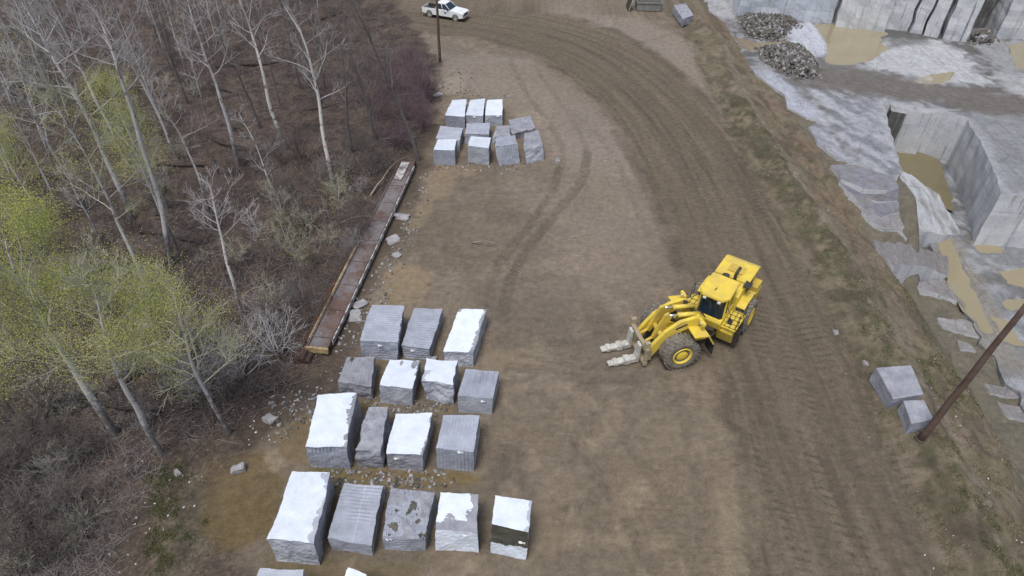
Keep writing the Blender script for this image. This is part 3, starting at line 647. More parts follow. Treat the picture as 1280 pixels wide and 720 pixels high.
# ------------------------------------------------------------ granite blocks
def block(px,botpy,label,top='saw',front=None,side=None,topmat='saw',frontmat='rib',rough=.05,jit=.06,dark=None,tagpos=None,group='granite blocks set out in rows on the dirt pad',base=None,h=None,z0=0.0,pitch=.19,name='granite_block'):
    TL,TR,BR,BL=px
    if h is None:
        mx=(BR[0]+BL[0])/2; my=(BR[1]+BL[1])/2
        kt=ky(mx,my); kb=ky(mx+(615-mx)*(botpy-my)/(1377-my),botpy); h=CH-(CH-z0)*kb/kt
        h=max(.7,min(2.4,h))
    T=[G(p[0],p[1],h) for p in (BL,BR,TR,TL)]       # near-left, near-right, far-right, far-left
    cen=sum(T,Vector())/4
    if base: Bq=[G(p[0],p[1],z0-.05) for p in base]; Bq=[Bq[0],Bq[1],Bq[1]+(T[2]-T[1]),Bq[0]+(T[3]-T[0])]; 
    else: Bq=[Vector((p.x,p.y,z0-.06))+Vector((random.uniform(-jit,jit),random.uniform(-jit,jit),0)) for p in T]
    for q in Bq: q.z=z0-.06
    loc=Vector((cen.x,cen.y,z0)); T=[p-loc for p in T]; Bq=[p-loc for p in Bq]
    w=max((T[1]-T[0]).length,(T[2]-T[3]).length); d=max((T[2]-T[1]).length,(T[3]-T[0]).length); hh=h-z0
    nw=max(8,int(w/.048)); nd=max(8,int(d/.048)); nh=max(6,int(hh/.06))
    faces=[ # corners p00,p10,p11,p01, nu, nv, type, mat
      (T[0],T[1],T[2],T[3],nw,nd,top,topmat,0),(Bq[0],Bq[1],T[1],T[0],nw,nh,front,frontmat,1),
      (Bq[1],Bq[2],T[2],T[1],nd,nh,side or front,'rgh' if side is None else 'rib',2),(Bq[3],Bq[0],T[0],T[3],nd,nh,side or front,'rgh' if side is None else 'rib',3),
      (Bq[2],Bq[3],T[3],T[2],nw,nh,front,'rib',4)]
    mi={'saw':0,'rib':1,'rgh':2,'wet':3,'face':4}
    vs=[];fs=[];ms=[]; seed=Vector((random.random()*90,random.random()*90,random.random()*90))
    for (a,b,c,e,nu,nv,ty,mt,fi) in faces:
        nrm=(b-a).cross(e-a).normalized(); o=len(vs)
        Lu=(b-a).length; Lv=(e-a).length
        for j in range(nv+1):
            v=j/nv
            for i in range(nu+1):
                u=i/nu; p=(a*(1-u)+b*u)*(1-v)+(e*(1-u)+c*u)*v
                n_=mnoise.noise_vector(p*.55+seed)*rough*1.6+mnoise.noise_vector(p*1.9+seed)*rough*.7+mnoise.noise_vector(p*5.5+seed)*min(rough,.05)*.45
                n_.z*=.3
                q=p+n_
                ed=min(u,1-u)*Lu; ev=min(v,1-v)*Lv; e_=min(1,min(ed,ev)/.07)
                # slightly worn arrises
                k=max(0,1-min(ed,ev)/.06) 
                dd=0
                if ty=='u': # grooves run along u (repeat in v)
                    x=v*Lv/pitch; dd=-.048*(1-abs(math.sin(math.pi*(x+.12*mnoise.noise(p*.35+seed*2)))))*max(.0,min(1.15,.55+1.5*mnoise.noise(p*.75+seed)))
                    dd*=min(1,ed/.1+.35)*min(1,ev/.03)
                elif ty=='v':
                    x=u*Lu/pitch; dd=-.048*(1-abs(math.sin(math.pi*(x+.12*mnoise.noise(p*.35+seed*2)))))*max(.0,min(1.15,.55+1.5*mnoise.noise(p*.75+seed)))
                    dd*=min(1,ev/.1+.35)*min(1,ed/.03)
                elif ty=='r': dd=(mnoise.fractal(p*1.3+seed,.7,2.1,4))*.07*e_
                vs.append(q+nrm*dd)
        for j in range(nv):
            for i in range(nu):
                fs.append((o+j*(nu+1)+i,o+j*(nu+1)+i+1,o+(j+1)*(nu+1)+i+1,o+(j+1)*(nu+1)+i))
                m=mi[mt]
                if dark:
                    r=dark(fi,(i+.5)/nu,(j+.5)/nv,mnoise.fractal(vs[o+j*(nu+1)+i]*1.5+seed,.8,2.1,4))
                    if r is not None: m=mi[r]
                ms.append(m)
    me=bpy.data.meshes.new(name); me.from_pydata([tuple(v) for v in vs],[],fs); me.polygons.foreach_set('material_index',ms)
    bm=bmesh.new(); bm.from_mesh(me); bmesh.ops.remove_doubles(bm,verts=bm.verts[:],dist=.006); bm.to_mesh(me); bm.free()
    ob=link(name,me,None,[m_saw,m_rib,m_rgh,m_wetst,m_face]); ob.location=loc
    tag(ob,label,'stone block',group)
    if tagpos:
        for (u,v,sz,mt) in tagpos:
            a,b,c,e=Bq[0],Bq[1],T[1],T[0]; p=(a*(1-u)+b*u)*(1-v)+(e*(1-u)+c*u)*v
            ux=(b-a).normalized(); nz=(b-a).cross(e-a).normalized(); vz=nz.cross(ux)
            M=Matrix((ux,vz,nz)).transposed().to_4x4(); M.translation=p+nz*(.035+rough*.45)
            g=MB(); 
            gv=[];gf=[]
            for jj in range(4):
                for ii in range(6): gv.append(((ii/5-.5)*sz,(jj/3-.5)*sz*.5,.02*math.sin(ii*1.3+jj)))
            for jj in range(3):
                for ii in range(5): gf.append((jj*6+ii,jj*6+ii+1,(jj+1)*6+ii+1,(jj+1)*6+ii))
            g.add(gv,gf,0,M)
            k=g.build('paper_tag' if mt is m_tag else 'paint_mark',[mt],ob); s=k.modifiers.new('thick','SOLIDIFY'); s.thickness=.01
    return ob
def edge_patch(k,lo):   # darker broken patches along the right/top edge of a pale face
    def f(fi,u,v,n):
        if fi==0 and (u>1-k*(.6+n*1.5)): return 'rgh'
    return f
TG=[(.6,.75,.26,m_tag)]
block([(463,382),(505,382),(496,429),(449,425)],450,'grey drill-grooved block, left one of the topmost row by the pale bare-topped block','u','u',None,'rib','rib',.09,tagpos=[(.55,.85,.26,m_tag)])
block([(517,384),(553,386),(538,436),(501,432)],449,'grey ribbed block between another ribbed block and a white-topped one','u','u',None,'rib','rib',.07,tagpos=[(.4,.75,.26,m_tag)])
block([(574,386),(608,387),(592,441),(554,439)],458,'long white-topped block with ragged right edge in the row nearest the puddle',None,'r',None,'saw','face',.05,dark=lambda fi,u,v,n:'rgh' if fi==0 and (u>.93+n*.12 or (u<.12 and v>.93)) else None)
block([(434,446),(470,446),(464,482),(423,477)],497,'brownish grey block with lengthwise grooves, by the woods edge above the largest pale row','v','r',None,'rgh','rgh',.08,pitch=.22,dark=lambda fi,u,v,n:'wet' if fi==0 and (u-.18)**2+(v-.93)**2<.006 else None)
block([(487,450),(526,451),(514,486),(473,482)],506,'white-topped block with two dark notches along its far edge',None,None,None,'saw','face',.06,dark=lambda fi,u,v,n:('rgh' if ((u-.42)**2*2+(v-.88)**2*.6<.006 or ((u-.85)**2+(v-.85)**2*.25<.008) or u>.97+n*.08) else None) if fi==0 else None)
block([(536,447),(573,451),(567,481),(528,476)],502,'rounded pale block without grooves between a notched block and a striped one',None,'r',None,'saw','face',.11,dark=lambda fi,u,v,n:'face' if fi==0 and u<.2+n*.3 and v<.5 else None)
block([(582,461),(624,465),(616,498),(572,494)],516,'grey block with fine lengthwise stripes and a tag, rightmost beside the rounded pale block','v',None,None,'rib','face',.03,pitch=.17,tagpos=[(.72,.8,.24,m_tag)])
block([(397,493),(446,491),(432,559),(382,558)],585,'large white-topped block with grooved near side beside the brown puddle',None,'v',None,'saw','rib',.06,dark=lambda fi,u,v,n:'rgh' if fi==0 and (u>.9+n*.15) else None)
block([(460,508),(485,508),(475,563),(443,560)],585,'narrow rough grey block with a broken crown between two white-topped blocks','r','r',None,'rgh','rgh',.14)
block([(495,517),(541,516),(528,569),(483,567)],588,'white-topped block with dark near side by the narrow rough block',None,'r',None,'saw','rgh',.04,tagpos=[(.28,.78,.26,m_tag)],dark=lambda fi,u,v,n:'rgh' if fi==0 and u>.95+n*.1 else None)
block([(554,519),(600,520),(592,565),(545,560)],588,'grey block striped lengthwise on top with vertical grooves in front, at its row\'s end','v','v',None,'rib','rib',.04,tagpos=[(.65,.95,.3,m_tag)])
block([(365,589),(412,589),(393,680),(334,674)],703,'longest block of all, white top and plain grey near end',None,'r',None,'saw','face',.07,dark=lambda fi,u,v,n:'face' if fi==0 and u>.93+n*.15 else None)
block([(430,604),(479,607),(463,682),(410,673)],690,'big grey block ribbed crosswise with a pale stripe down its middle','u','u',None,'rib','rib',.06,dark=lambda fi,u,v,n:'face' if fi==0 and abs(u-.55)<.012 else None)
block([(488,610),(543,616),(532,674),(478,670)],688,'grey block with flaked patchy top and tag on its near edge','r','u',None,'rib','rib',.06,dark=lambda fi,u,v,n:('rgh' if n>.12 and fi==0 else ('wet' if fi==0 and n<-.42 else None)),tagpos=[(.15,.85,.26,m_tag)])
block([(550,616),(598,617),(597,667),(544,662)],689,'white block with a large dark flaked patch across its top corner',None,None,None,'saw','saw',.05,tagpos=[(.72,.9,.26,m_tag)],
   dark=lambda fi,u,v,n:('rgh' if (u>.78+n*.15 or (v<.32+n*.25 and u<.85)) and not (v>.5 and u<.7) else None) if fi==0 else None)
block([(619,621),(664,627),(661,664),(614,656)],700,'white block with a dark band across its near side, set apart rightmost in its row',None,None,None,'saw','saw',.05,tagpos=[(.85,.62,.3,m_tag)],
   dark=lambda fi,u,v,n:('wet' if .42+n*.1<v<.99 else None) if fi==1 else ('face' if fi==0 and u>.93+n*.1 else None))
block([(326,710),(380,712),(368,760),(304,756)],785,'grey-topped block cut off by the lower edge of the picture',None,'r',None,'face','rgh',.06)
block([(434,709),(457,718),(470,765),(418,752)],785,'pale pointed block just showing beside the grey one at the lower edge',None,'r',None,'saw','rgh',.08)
g2='granite blocks packed together at the far end of the pad'
block([(565,125),(583,124),(581,146),(556,144)],160,'pale-topped block with vertical grooves, at the far corner near the pole',None,'v',None,'saw','rib',.04,group=g2)
block([(588,125),(606,123),(604,145),(582,144)],158,'pale-topped block in the middle of the far group back row',None,'v',None,'saw','face',.04,group=g2,tagpos=[(.5,.9,.25,m_tag)])
block([(609,125),(628,124),(628,144),(606,144)],158,'pale-topped block at the right of the far group back row, nearest the tan puddle',None,'v',None,'saw','face',.04,group=g2,tagpos=[(.75,.95,.3,m_tag)])
block([(550,157),(579,160),(575,176),(545,173)],188,'low grey block behind the front left pale-topped one in the far group',None,'v',None,'face','rib',.07,group=g2)
block([(583,154),(613,154),(612,168),(581,168)],180,'grey grooved block in the centre of the far group','r','u',None,'rib','rib',.05,group=g2)
block([(621,157),(637,157),(638,172),(616,171)],180,'small squarish grey block in the centre of the far group','r','r',None,'rgh','face',.05,group=g2)
block([(636,149),(663,144),(669,160),(641,168)],172,'low broken grey slab with mottled top beside the tan puddle','r','r',None,'rgh','rgh',.1,group=g2,jit=.2)
block([(547,174),(571,174),(568,188),(542,187)],206,'pale-topped block at the near left corner of the far group',None,'v',None,'saw','rib',.03,group=g2)
block([(589,170),(614,172),(611,185),(585,182)],205,'pale-topped block with plain sides in the near row of the far group',None,None,None,'saw','face',.04,group=g2)
block([(620,172),(644,169),(647,180),(619,183)],208,'grey ribbed block leaning back in the near row of the far group','v','v',None,'rib','rib',.05,group=g2,base=[(624,208),(650,205)],h=1.7)
block([(654,167),(673,162),(678,180),(655,185)],206,'tilted grey block at the near right corner of the far group','r','r',None,'rgh','face',.07,group=g2,base=[(659,206),(681,201)],h=1.5)
g3='granite blocks by the leaning pole on the verge'
def vz(px,py): p=GT(px,py); return p.z
block([(1095,460),(1139,457),(1155,493),(1117,499)],506,'grey sawn block behind its neighbour beside the leaning pole',None,None,None,'rgh','rgh',.03,group=g3,h=.95,jit=.1,tagpos=[(.05,.7,.12,m_blue)])
block([(1129,501),(1155,500),(1167,524),(1140,530)],546,'grey sawn block standing against the foot of the leaning pole',None,None,None,'rgh','rgh',.03,group=g3,h=1.0,jit=.1,tagpos=[(.2,.3,.12,m_blue)])
# barrier and bin at the top edge
block([(842,7),(857,4),(867,19),(854,24)],28,'long grey kerb-like block lying alone at the head of the verge',None,'r',None,'rgh','rgh',.03,group='loose stone blocks',h=.9)
mb=MB(); a=G(796,14); b=G(827,14); w=(b-a).length; 
o=empty('stone_crate',(a+b)/2+Vector((0,1.2,0)))
tag(o,'grey steel waste skip cut off by the top edge beside a leaning panel','skip')
m_skip=simple('grey_skip_paint',(.24,.25,.25),.6,.1,.2,2,(.12,.1,.08),.6)
g=MB(); g.box(-w/2,w/2,-1.1,-1.02,0,1.05,0); g.box(-w/2,w/2,1.02,1.1,0,1.05,0); g.box(-w/2,-w/2+.08,-1.02,1.02,0,1.05); g.box(w/2-.08,w/2,-1.02,1.02,0,1.05); g.box(-w/2+.08,w/2-.08,-1.02,1.02,0,.1); g.build('body',m_skip,o)
g=MB(); g.box(-w/2-.06,w/2+.06,-1.2,-1.105,.92,1.1,0,b=.02); g.build('rim',m_skip,o); g=MB(); g.box(-w/2-.06,w/2+.06,1.105,1.2,.92,1.1,0,b=.02); g.build('rim',m_skip,o)
for i in range(5): g=MB(); x=-w/2+.15+i*(w-.3)/4; g.box(x-.05,x+.05,-1.18,-1.103,.05,.9); g.build('rib',m_skip,o)
g=MB(); g.box(-w/2+.1,w/2-.1,-1,1,.1,.5); g.build('load',m_rubA,o); o.name='skip'
# sheets leaning on the skip
p=G(786,14); g=MB(); M=Matrix.Rotation(R(14),4,'Y'); g.box(-.04,.04,-1.2,1.2,0,2.2,0,M); g.box(.05,.13,-1.24,-1.16,0,2.3,1,M); g.box(.05,.13,1.16,1.24,0,2.3,1,M)
o=g.build('leaning_panel',[m_dark,m_steel]); o.location=p+Vector((-.1,1.2,0)); tag(o,'dark sheet panel leaning beside the grey skip','panel')
# ------------------------------------------------------------ wheel loader
AZr,AZf=R(236),R(195)
WR=1.13; FX=2.45; RX=-2.75; WY=1.42
def dirv(a): return Vector((math.cos(a),math.sin(a),0)),Vector((-math.sin(a),math.cos(a),0))
fF,lF=dirv(AZf); fR,lR=dirv(AZr)
W1=G(849,438,WR); W2=G(931,393,WR)
A1=W1-(fF*FX+lF*WY); A2=W2-(fR*RX+lR*WY); Ap=(A1*.65+A2*.35); Ap.z=0; Ap.z=gt(Ap.x,Ap.y)-.02
print('loader wheels dist',(W1-W2).length,'model',((fF*FX+lF*WY)-(fR*RX+lR*WY)).length)
ld=empty('wheel_loader',Ap,AZr); tag(ld,'large yellow articulated wheel loader with block forks turning on the dirt road','wheel loader')
MF=Matrix.Rotation(AZf-AZr,4,'Z')
def wheel(M,r,wd,parent,seed,rimmat,lug=24,name='wheel'):
    e=empty(name); e.parent=parent; e.matrix_basis=M
    g=MB(); h=wd/2
    g.lathe([(r*.52,-h*.8),(r*.62,-h*.96),(r*.80,-h*1.0),(r*.92,-h*.93),(r*.965,-h*.75),(r*.975,-h*.3),(r*.975,h*.3),(r*.965,h*.75),(r*.92,h*.93),(r*.80,h*1.0),(r*.62,h*.96),(r*.52,h*.8)],40,0)
    for i in range(lug):
        for s in (-1,1):
            a=2*math.pi*(i+(.5 if s>0 else 0))/lug
            Mx=Matrix.Rotation(a,4,'Y')@Matrix.Translation((r*.985,s*h*.48,0))@Matrix.Rotation(s*R(24),4,'X')
            g.box(-.035*r/1.1,.03*r/1.1,-h*.46,h*.46,-.075*r,.075*r,0,Mx)
    g.build('tyre',[m_tyre],e)
    q=MB(); q.lathe([(r*.50,-h*.7),(r*.54,-h*.82),(r*.53,-h*.6),(r*.42,-h*.35),(r*.40,h*.35),(r*.53,h*.7),(r*.545,h*1.0),(r*.50,h*1.02),(r*.47,h*.84),(r*.34,h*.72),(r*.28,h*.86),(r*.13,h*.92),(.001,h*.92)],32,0)
    q.build('rim',[rimmat],e)
    nb=MB()
    for k in range(10):
        a=2*math.pi*k/10; nb.lathe([(r*.022,h*.70),(r*.022,h*.80),(.001,h*.80)],6,0,Matrix.Translation((r*.36*math.cos(a),0,r*.36*math.sin(a))))
    k=nb.build('wheel_bolts',[m_dark],e)
    return e
m_rimy=simple('muddy_yellow_rim',(.68,.50,.05),.5,0,.1,2,(.36,.30,.17),.3,.05)
for (fr,x,s) in ((1,FX,1),(1,FX,-1),(0,RX,1),(0,RX,-1)):
    M=(MF if fr else Matrix.Identity(4))@Matrix.Translation((x,s*WY,WR))@Matrix.Rotation(0 if s>0 else math.pi,4,'Z')
    wheel(M,WR,.95,ld,x,m_rimy)
# rear half
g=MB(); g.box(-5.0,-.25,-.55,.55,.75,1.6,0,b=.05); g.prism([(-.6,.8),(.15,.95),(.15,1.9),(-.6,2.1)],-.35,.35); g.lathe([(.28,-1.3),(.28,1.3)],16,1,Matrix.Translation((RX,0,WR))); g.build('rear_frame',[m_yeld,m_dark],ld)
g=MB(); g.prism([(-1.75,1.6),(-1.75,2.95),(-2.2,3.12),(-4.6,3.22),(-5.15,3.0),(-5.35,2.2),(-5.2,1.6)],-1.0,1.0,0,None,.12)
hd=g.build('hood',[m_yel],ld)
g=MB(); g.prism([(-3.0,3.17),(-3.0,3.30),(-4.85,3.40),(-5.3,3.22),(-5.38,3.0),(-4.9,3.2)],-1.12,1.12,0,None,.05); g.box(-2.9,-2.2,-.7,.05,3.13,3.2,1,b=.02); g.box(-4.3,-3.5,-.5,.5,3.375,3.40,1,None,.005); g.build('engine_lid',[m_yel,m_yeld],ld)
g=MB()
for s in (-1,1):
    for i in range(7): g.box(-4.5+i*.2,-4.38+i*.2,min(s*1.003,s*1.03),max(s*1.003,s*1.03),2.1,2.8,0)
g.build('side_louvres',[m_dark],ld)
g=MB(); g.box(-5.36,-5.305,-.8,.8,1.9,3.0,0)
for i in range(9): g.box(-5.40,-5.365,-.78,.78,1.95+i*.115,1.99+i*.115,1)
g.build('radiator_grille',[m_dark,m_yeld],ld)
g=MB(); g.box(-5.55,-4.35,-1.5,1.5,.85,1.75,0,b=.14); g.box(-5.5,-4.5,-1.45,-.95,1.76,2.1,0,b=.05); g.box(-5.5,-4.5,.95,1.45,1.76,2.1,0,b=.05); g.build('counterweight',[m_yeld],ld)
for s in (-1,1):
    g=MB(); a,b=sorted((s*1.0,s*1.55))
    pts=[(RX-1.15,1.9),(RX-.9,2.30),(RX-.5,2.42),(RX+.5,2.46),(RX+1.0,2.3),(RX+1.0,2.23),(RX+.46,2.38),(RX-.48,2.35),(RX-.85,2.24),(RX-1.1,1.86)]
    g.prism(pts,a,b,0); g.build('rear_fender',[m_yel],ld)
    # tank and steps between the wheels
    g=MB(); a,b=sorted((s*.62,s*1.62)); g.prism([(-1.35,.6),(-1.35,1.98),(.05,1.98),(.18,1.6),(-.25,.6)],a,b,0,None,.06); g.build('side_tank',[m_yel],ld)
    g=MB(); a,b=sorted((s*.85,s*1.75)); g.box(-1.6,.25,a,b,2.0,2.06,0)
    for i in range(5): g.box(-1.5+i*.4,-1.47+i*.4,a+.03,b-.03,2.062,2.085,1)
    for i in range(3): y=a+.15+i*.3; g.box(-1.55,.2,y,y+.03,2.087,2.10,1)
    g.build('deck',[m_yel,m_dark],ld)
    g=MB(); y=s*1.72
    for i in range(3): g.box(-.95,-.35,min(s*1.63,s*1.9),max(s*1.63,s*1.9),.55+i*.42,.6+i*.42,0)
    g.box(-1.0,-.955,min(s*1.64,s*1.86),max(s*1.64,s*1.86),.5,1.95,0); g.box(-.345,-.3,min(s*1.64,s*1.86),max(s*1.64,s*1.86),.5,1.95,0); g.build('ladder',[m_dark],ld)
    g=MB(); g.tube([(-1.55,y,2.08),(-1.55,y,3.0),(-1.1,y,3.05),(-1.1,y,2.08)],.022,6); g.build('handrail',[m_dark],ld); g=MB(); g.tube([(-.25,y,2.08),(-.25,y,3.0),(.2,y,2.95),(.22,y,2.08)],.022,6)
    g.build('handrail',[m_dark],ld)
    g=MB(); g.tube([(.45,s*.95,3.75),(.85,s*1.35,3.6),(.85,s*1.4,3.2)],.018,6); g.box(.83,.88,s*1.4-.13,s*1.4+.13,2.95,3.35,0); g.build('mirror',[m_black],ld)
# cab
g=MB(); g.prism([(-1.6,1.7),(-1.6,2.55),(.42,2.55),(.50,2.3),(.30,1.7)],-.86,.86,0,None,.06)
for (x,y,x2,y2) in ((-1.5,-.8,-1.45,-.74),(-1.5,.8,-1.45,.74),(-.45,-.84,-.45,-.78),(-.45,.84,-.45,.78),(.22,-.84,.12,-.78),(.22,.84,.12,.78)):
    g.tube([(x,y,2.5),(x2,y2,4.0)],.055,6,0,smooth=False)
g.build('cab_body',[m_yel],ld)
g=MB()
lo=[(.38,-.68),(.38,.68),(.19,.81),(-1.46,.78),(-1.46,-.78),(.19,-.81)]; hi=[(.27,-.64),(.27,.64),(.09,.74),(-1.41,.72),(-1.41,-.72),(.09,-.74)]
n=len(lo); vs=[(x,y,2.56) for x,y in lo]+[(x,y,3.98) for x,y in hi]; g.add(vs,[(i,(i+1)%n,n+(i+1)%n,n+i) for i in range(n)])
g.build('cab_glass',[m_glass],ld)
g=MB(); g.box(-.95,-.45,-.28,.28,2.6,3.0,0,b=.08); g.box(-1.05,-.88,-.28,.28,2.9,3.5,0,b=.08); g.build('driver_seat',[m_red],ld)
g=MB(); bm=bmesh.new()
rf=[(-1.7,-.88),(-1.7,.88),(.12,.94),(.58,.66),(.58,-.66),(.12,-.94)]
a=[bm.verts.new((x,y,4.0)) for x,y in rf]; c=[bm.verts.new((x*.985,y*.97,4.17+(.03 if x<-1 else 0))) for x,y in rf]; bm.faces.new(a[::-1]); bm.faces.new(c)
for i in range(6): bm.faces.new((a[i],a[(i+1)%6],c[(i+1)%6],c[i]))
bmesh.ops.bevel(bm,geom=bm.edges[:],offset=.03,segments=2,affect='EDGES'); g.bm(bm); g.box(-.35,-.05,-.14,-.08,4.185,4.20,1); rfo=g.build('cab_roof',[m_yel,m_black],ld)
for s in (-1,1):
    g=MB(); g.box(.52,.64,s*.45-.1,s*.45+.1,3.86,3.985,0,b=.02); g.build('work_lamp',[m_lamp],ld)
g=MB(); g.lathe([(.15,3.2),(.15,3.55),(.23,3.57),(.23,3.72),(.05,3.78)],16,0,Matrix.Translation((-2.45,-.25,0)),axis='Z'); g.build('air_cleaner',[m_black],ld)
g=MB(); g.tube([(-2.75,.25,3.2),(-2.75,.25,3.75),(-2.95,.3,4.05),(-3.15,.32,4.1)],[.1,.1,.1,.1],12); g.build('exhaust_pipe',[m_dark],ld)
g=MB(); g.box(-3.15,-2.5,.42,.85,3.42,3.47,0,Matrix.Rotation(R(-8),4,'X')); g.build('vent_cover',[m_dark],ld)
g=MB(); g.box(-.9,.6,-.55,.55,1.2,1.75,0,b=.05); g.box(-5.0,-1.7,-1.05,1.05,1.45,1.62,0); g.tube([(-.2,-.4,1.4),(.6,-.55,1.5),(1.2,-.4,1.3)],.05,6); g.tube([(-.2,.4,1.4),(.6,.62,1.5),(1.2,.4,1.3)],.05,6); g.build('hitch',[m_dark],ld)
# front half
g=MB(); g.box(.15,3.35,-.5,.5,.8,1.55,0,b=.05)
for s in (-1,1):
    a,b=sorted((s*.42,s*.60)); g.prism([(.55,1.4),(.75,2.75),(1.1,3.05),(1.5,2.95),(2.2,1.9),(3.3,1.55),(3.3,.9),(.55,.9)],a,b,0,None,.02)
g.lathe([(.26,-1.3),(.26,1.3)],16,1,Matrix.Translation((FX,0,WR)))
fr=g.build('front_frame',[m_yel,m_dark],ld); fr.matrix_basis=MF
for s in (-1,1):
    g=MB(); a,b=sorted((s*.72,s*.95))
    g.prism([(.95,2.75),(1.1,3.08),(1.6,3.22),(2.5,3.05),(3.4,2.4),(4.0,1.55),(4.35,.95),(4.3,.55),(4.0,.5),(3.7,.95),(3.2,1.65),(2.6,2.15),(1.9,2.45),(1.3,2.6)],a,b,0,None,.03)
    o=g.build('lift_arm',[m_yel],ld); o.matrix_basis=MF
    q=MB(); a2,b2=sorted((s*.955,s*.965)); q.prism([(2.05,2.88),(2.75,2.62),(2.72,2.50),(2.02,2.76)],a2,b2,0); q2=q.build('side_marking',[m_black],o)
    # tilt cylinder above, lift cylinder below
    g=MB(); g.tube([(1.05,s*.36,2.95),(2.45,s*.36,3.12)],.15,12,0); o=g.build('tilt_cylinder',[m_yel],ld); o.matrix_basis=MF
    q=MB(); q.tube([(2.45,s*.36,3.12),(3.05,s*.36,3.19)],.08,10,0); q.build('piston_rod',[m_chrome],o)
    g=MB(); g.prism([(2.85,3.05),(3.05,3.4),(3.3,3.3),(3.75,2.1),(3.9,1.6),(3.7,1.45),(3.3,2.1)],s*.36-.1,s*.36+.1,0,None,.02); o=g.build('bell_crank',[m_yeld],ld); o.matrix_basis=MF
    g=MB(); g.tube([(3.75,s*.36,1.65),(4.5,s*.36,1.25)],.09,8,0); o=g.build('tilt_link',[m_yeld],ld); o.matrix_basis=MF
    g=MB(); g.tube([(1.3,s*.62,1.3),(2.3,s*.66,1.55)],.13,10,0); o=g.build('lift_cylinder',[m_yeld],ld); o.matrix_basis=MF
    q=MB(); q.tube([(2.3,s*.66,1.55),(3.1,s*.7,1.8)],.07,8,0); q.build('piston_rod',[m_chrome],o)
    g=MB(); a,b=sorted((s*.92,s*1.9)); g.prism([(1.05,2.45),(1.95,2.52),(1.95,2.58),(1.0,2.52),(.55,1.75),(.62,1.72)],a,b,0); o=g.build('front_fender',[m_yel],ld); o.matrix_basis=MF
    q=MB(); q.box(.50,.55,a+.08,b-.03,.85,1.78,0,Matrix.Identity(4)); q.build('mud_flap',[m_black],o)
    g=MB(); g.box(1.3,1.36,s*1.3-.03,s*1.3+.03,2.585,3.0,0); g.box(1.2,1.4,s*1.3-.28,s*1.3+.28,3.0,3.22,0,b=.03); o=g.build('lamp_bracket',[m_yel],ld); o.matrix_basis=MF
    q=MB(); q.lathe([(.09,0),(.09,.04),(.001,.05)],12,0,MF.inverted()@MF@Matrix.Translation((1.405,s*1.3,3.11))@Matrix.Rotation(R(-90),4,'Z')); q.build('headlight',[m_lamp],o)
g=MB(); g.tube([(3.45,-.72,2.0),(3.45,.72,2.0)],.16,12,0); g.tube([(1.15,-.95,2.85),(1.15,.95,2.85)],.1,10,1); o=g.build('cross_tube',[m_yeld,m_dark],ld); o.matrix_basis=MF
g=MB()
for k in range(5):
    y=-.2+k*.1; g.tube([(.3,y,2.2),(.8,y*1.2,2.75+.05*k),(1.6,y,2.6),(2.3,y*.8,2.35),(3.0,y,2.7)],.028,6,0)
o=g.build('hydraulic_hose',[m_black],ld); o.matrix_basis=MF
# fork carriage
g=MB(); g.box(4.38,4.62,-1.35,1.35,1.35,1.62,0,b=.03); g.box(4.38,4.62,-1.35,1.35,.28,.55,0,b=.03)
for y in (-1.22,-.42,.42,1.22): g.box(4.40,4.58,y-.1,y+.1,.5,1.4,0)
for s in (-1,1):
    g.box(4.05,4.40,s*.84-.24,s*.84-.18,.45,1.2,0); g.box(4.05,4.40,s*.84+.18,s*.84+.24,.45,1.2,0); g.box(4.3,4.62,s*1.1-.13,s*1.1+.13,1.6,2.0,0,b=.03)
o=g.build('fork_carriage',[m_beige],ld); o.matrix_basis=MF
for s in (-1,1):
    y=s*.62; g=MB(); g.prism([(4.66,.16),(4.66,1.55),(4.82,1.55),(4.9,.50),(5.4,.42),(6.55,.28),(6.6,.20),(5.2,.14)],y-.22,y+.22,0,None,.03)
    g.box(5.25,5.6,y-.27,y+.27,.12,.5,0,b=.03); g.box(6.0,6.25,y-.25,y+.25,.14,.40,0,b=.03); o=g.build('fork',[m_steel],ld); o.matrix_basis=MF
# ------------------------------------------------------------ pickup truck
P1=G(537,20.5);P2=G(570,26.0); dd=P2-P1; az=math.atan2(dd.y,dd.x); print('pickup wb',dd.length)
TW=1.0; f_,l_=dirv(az); mid=(P1+P2)/2; loc=mid+l_*(TW-.12)
pk=empty('pickup_truck',(loc.x,loc.y,gt(loc.x,loc.y)),az); tag(pk,'white crew cab pickup with empty bed driving along the dirt road','pickup truck')
g=MB()
# side shells: lower body outline
g.prism([(-2.85,.55),(-2.9,1.15),(-1.0,1.18),(-.95,1.22),(1.25,1.20),(2.55,1.08),(2.88,.95),(2.92,.55),(2.6,.42),(2.3,.42),(2.28,.62),(2.1,.84),(1.85,.90),(1.6,.84),(1.42,.62),(1.4,.42),(-1.4,.42),(-1.42,.62),(-1.6,.84),(-1.85,.9),(-2.1,.84),(-2.28,.62),(-2.3,.5)],.94,1.0,0)
g.prism([(-2.85,.55),(-2.9,1.15),(-1.0,1.18),(-.95,1.22),(1.25,1.20),(2.55,1.08),(2.88,.95),(2.92,.55),(2.6,.42),(2.3,.42),(2.28,.62),(2.1,.84),(1.85,.90),(1.6,.84),(1.42,.62),(1.4,.42),(-1.4,.42),(-1.42,.62),(-1.6,.84),(-1.85,.9),(-2.1,.84),(-2.28,.62),(-2.3,.5)],-1.0,-.94,0)
g.box(-1.0,2.6,-.938,.938,.5,1.0,0); g.build('body',[m_white],pk)
g=MB(); g.prism([(1.05,1.0),(1.05,1.24),(2.4,1.14),(2.84,1.0),(2.88,.7),(2.6,.7)],-.935,.935,0,None,.05); g.box(1.5,2.3,-.5,.5,1.15,1.19,0,b=.02); g.build('bonnet',[m_white],pk)
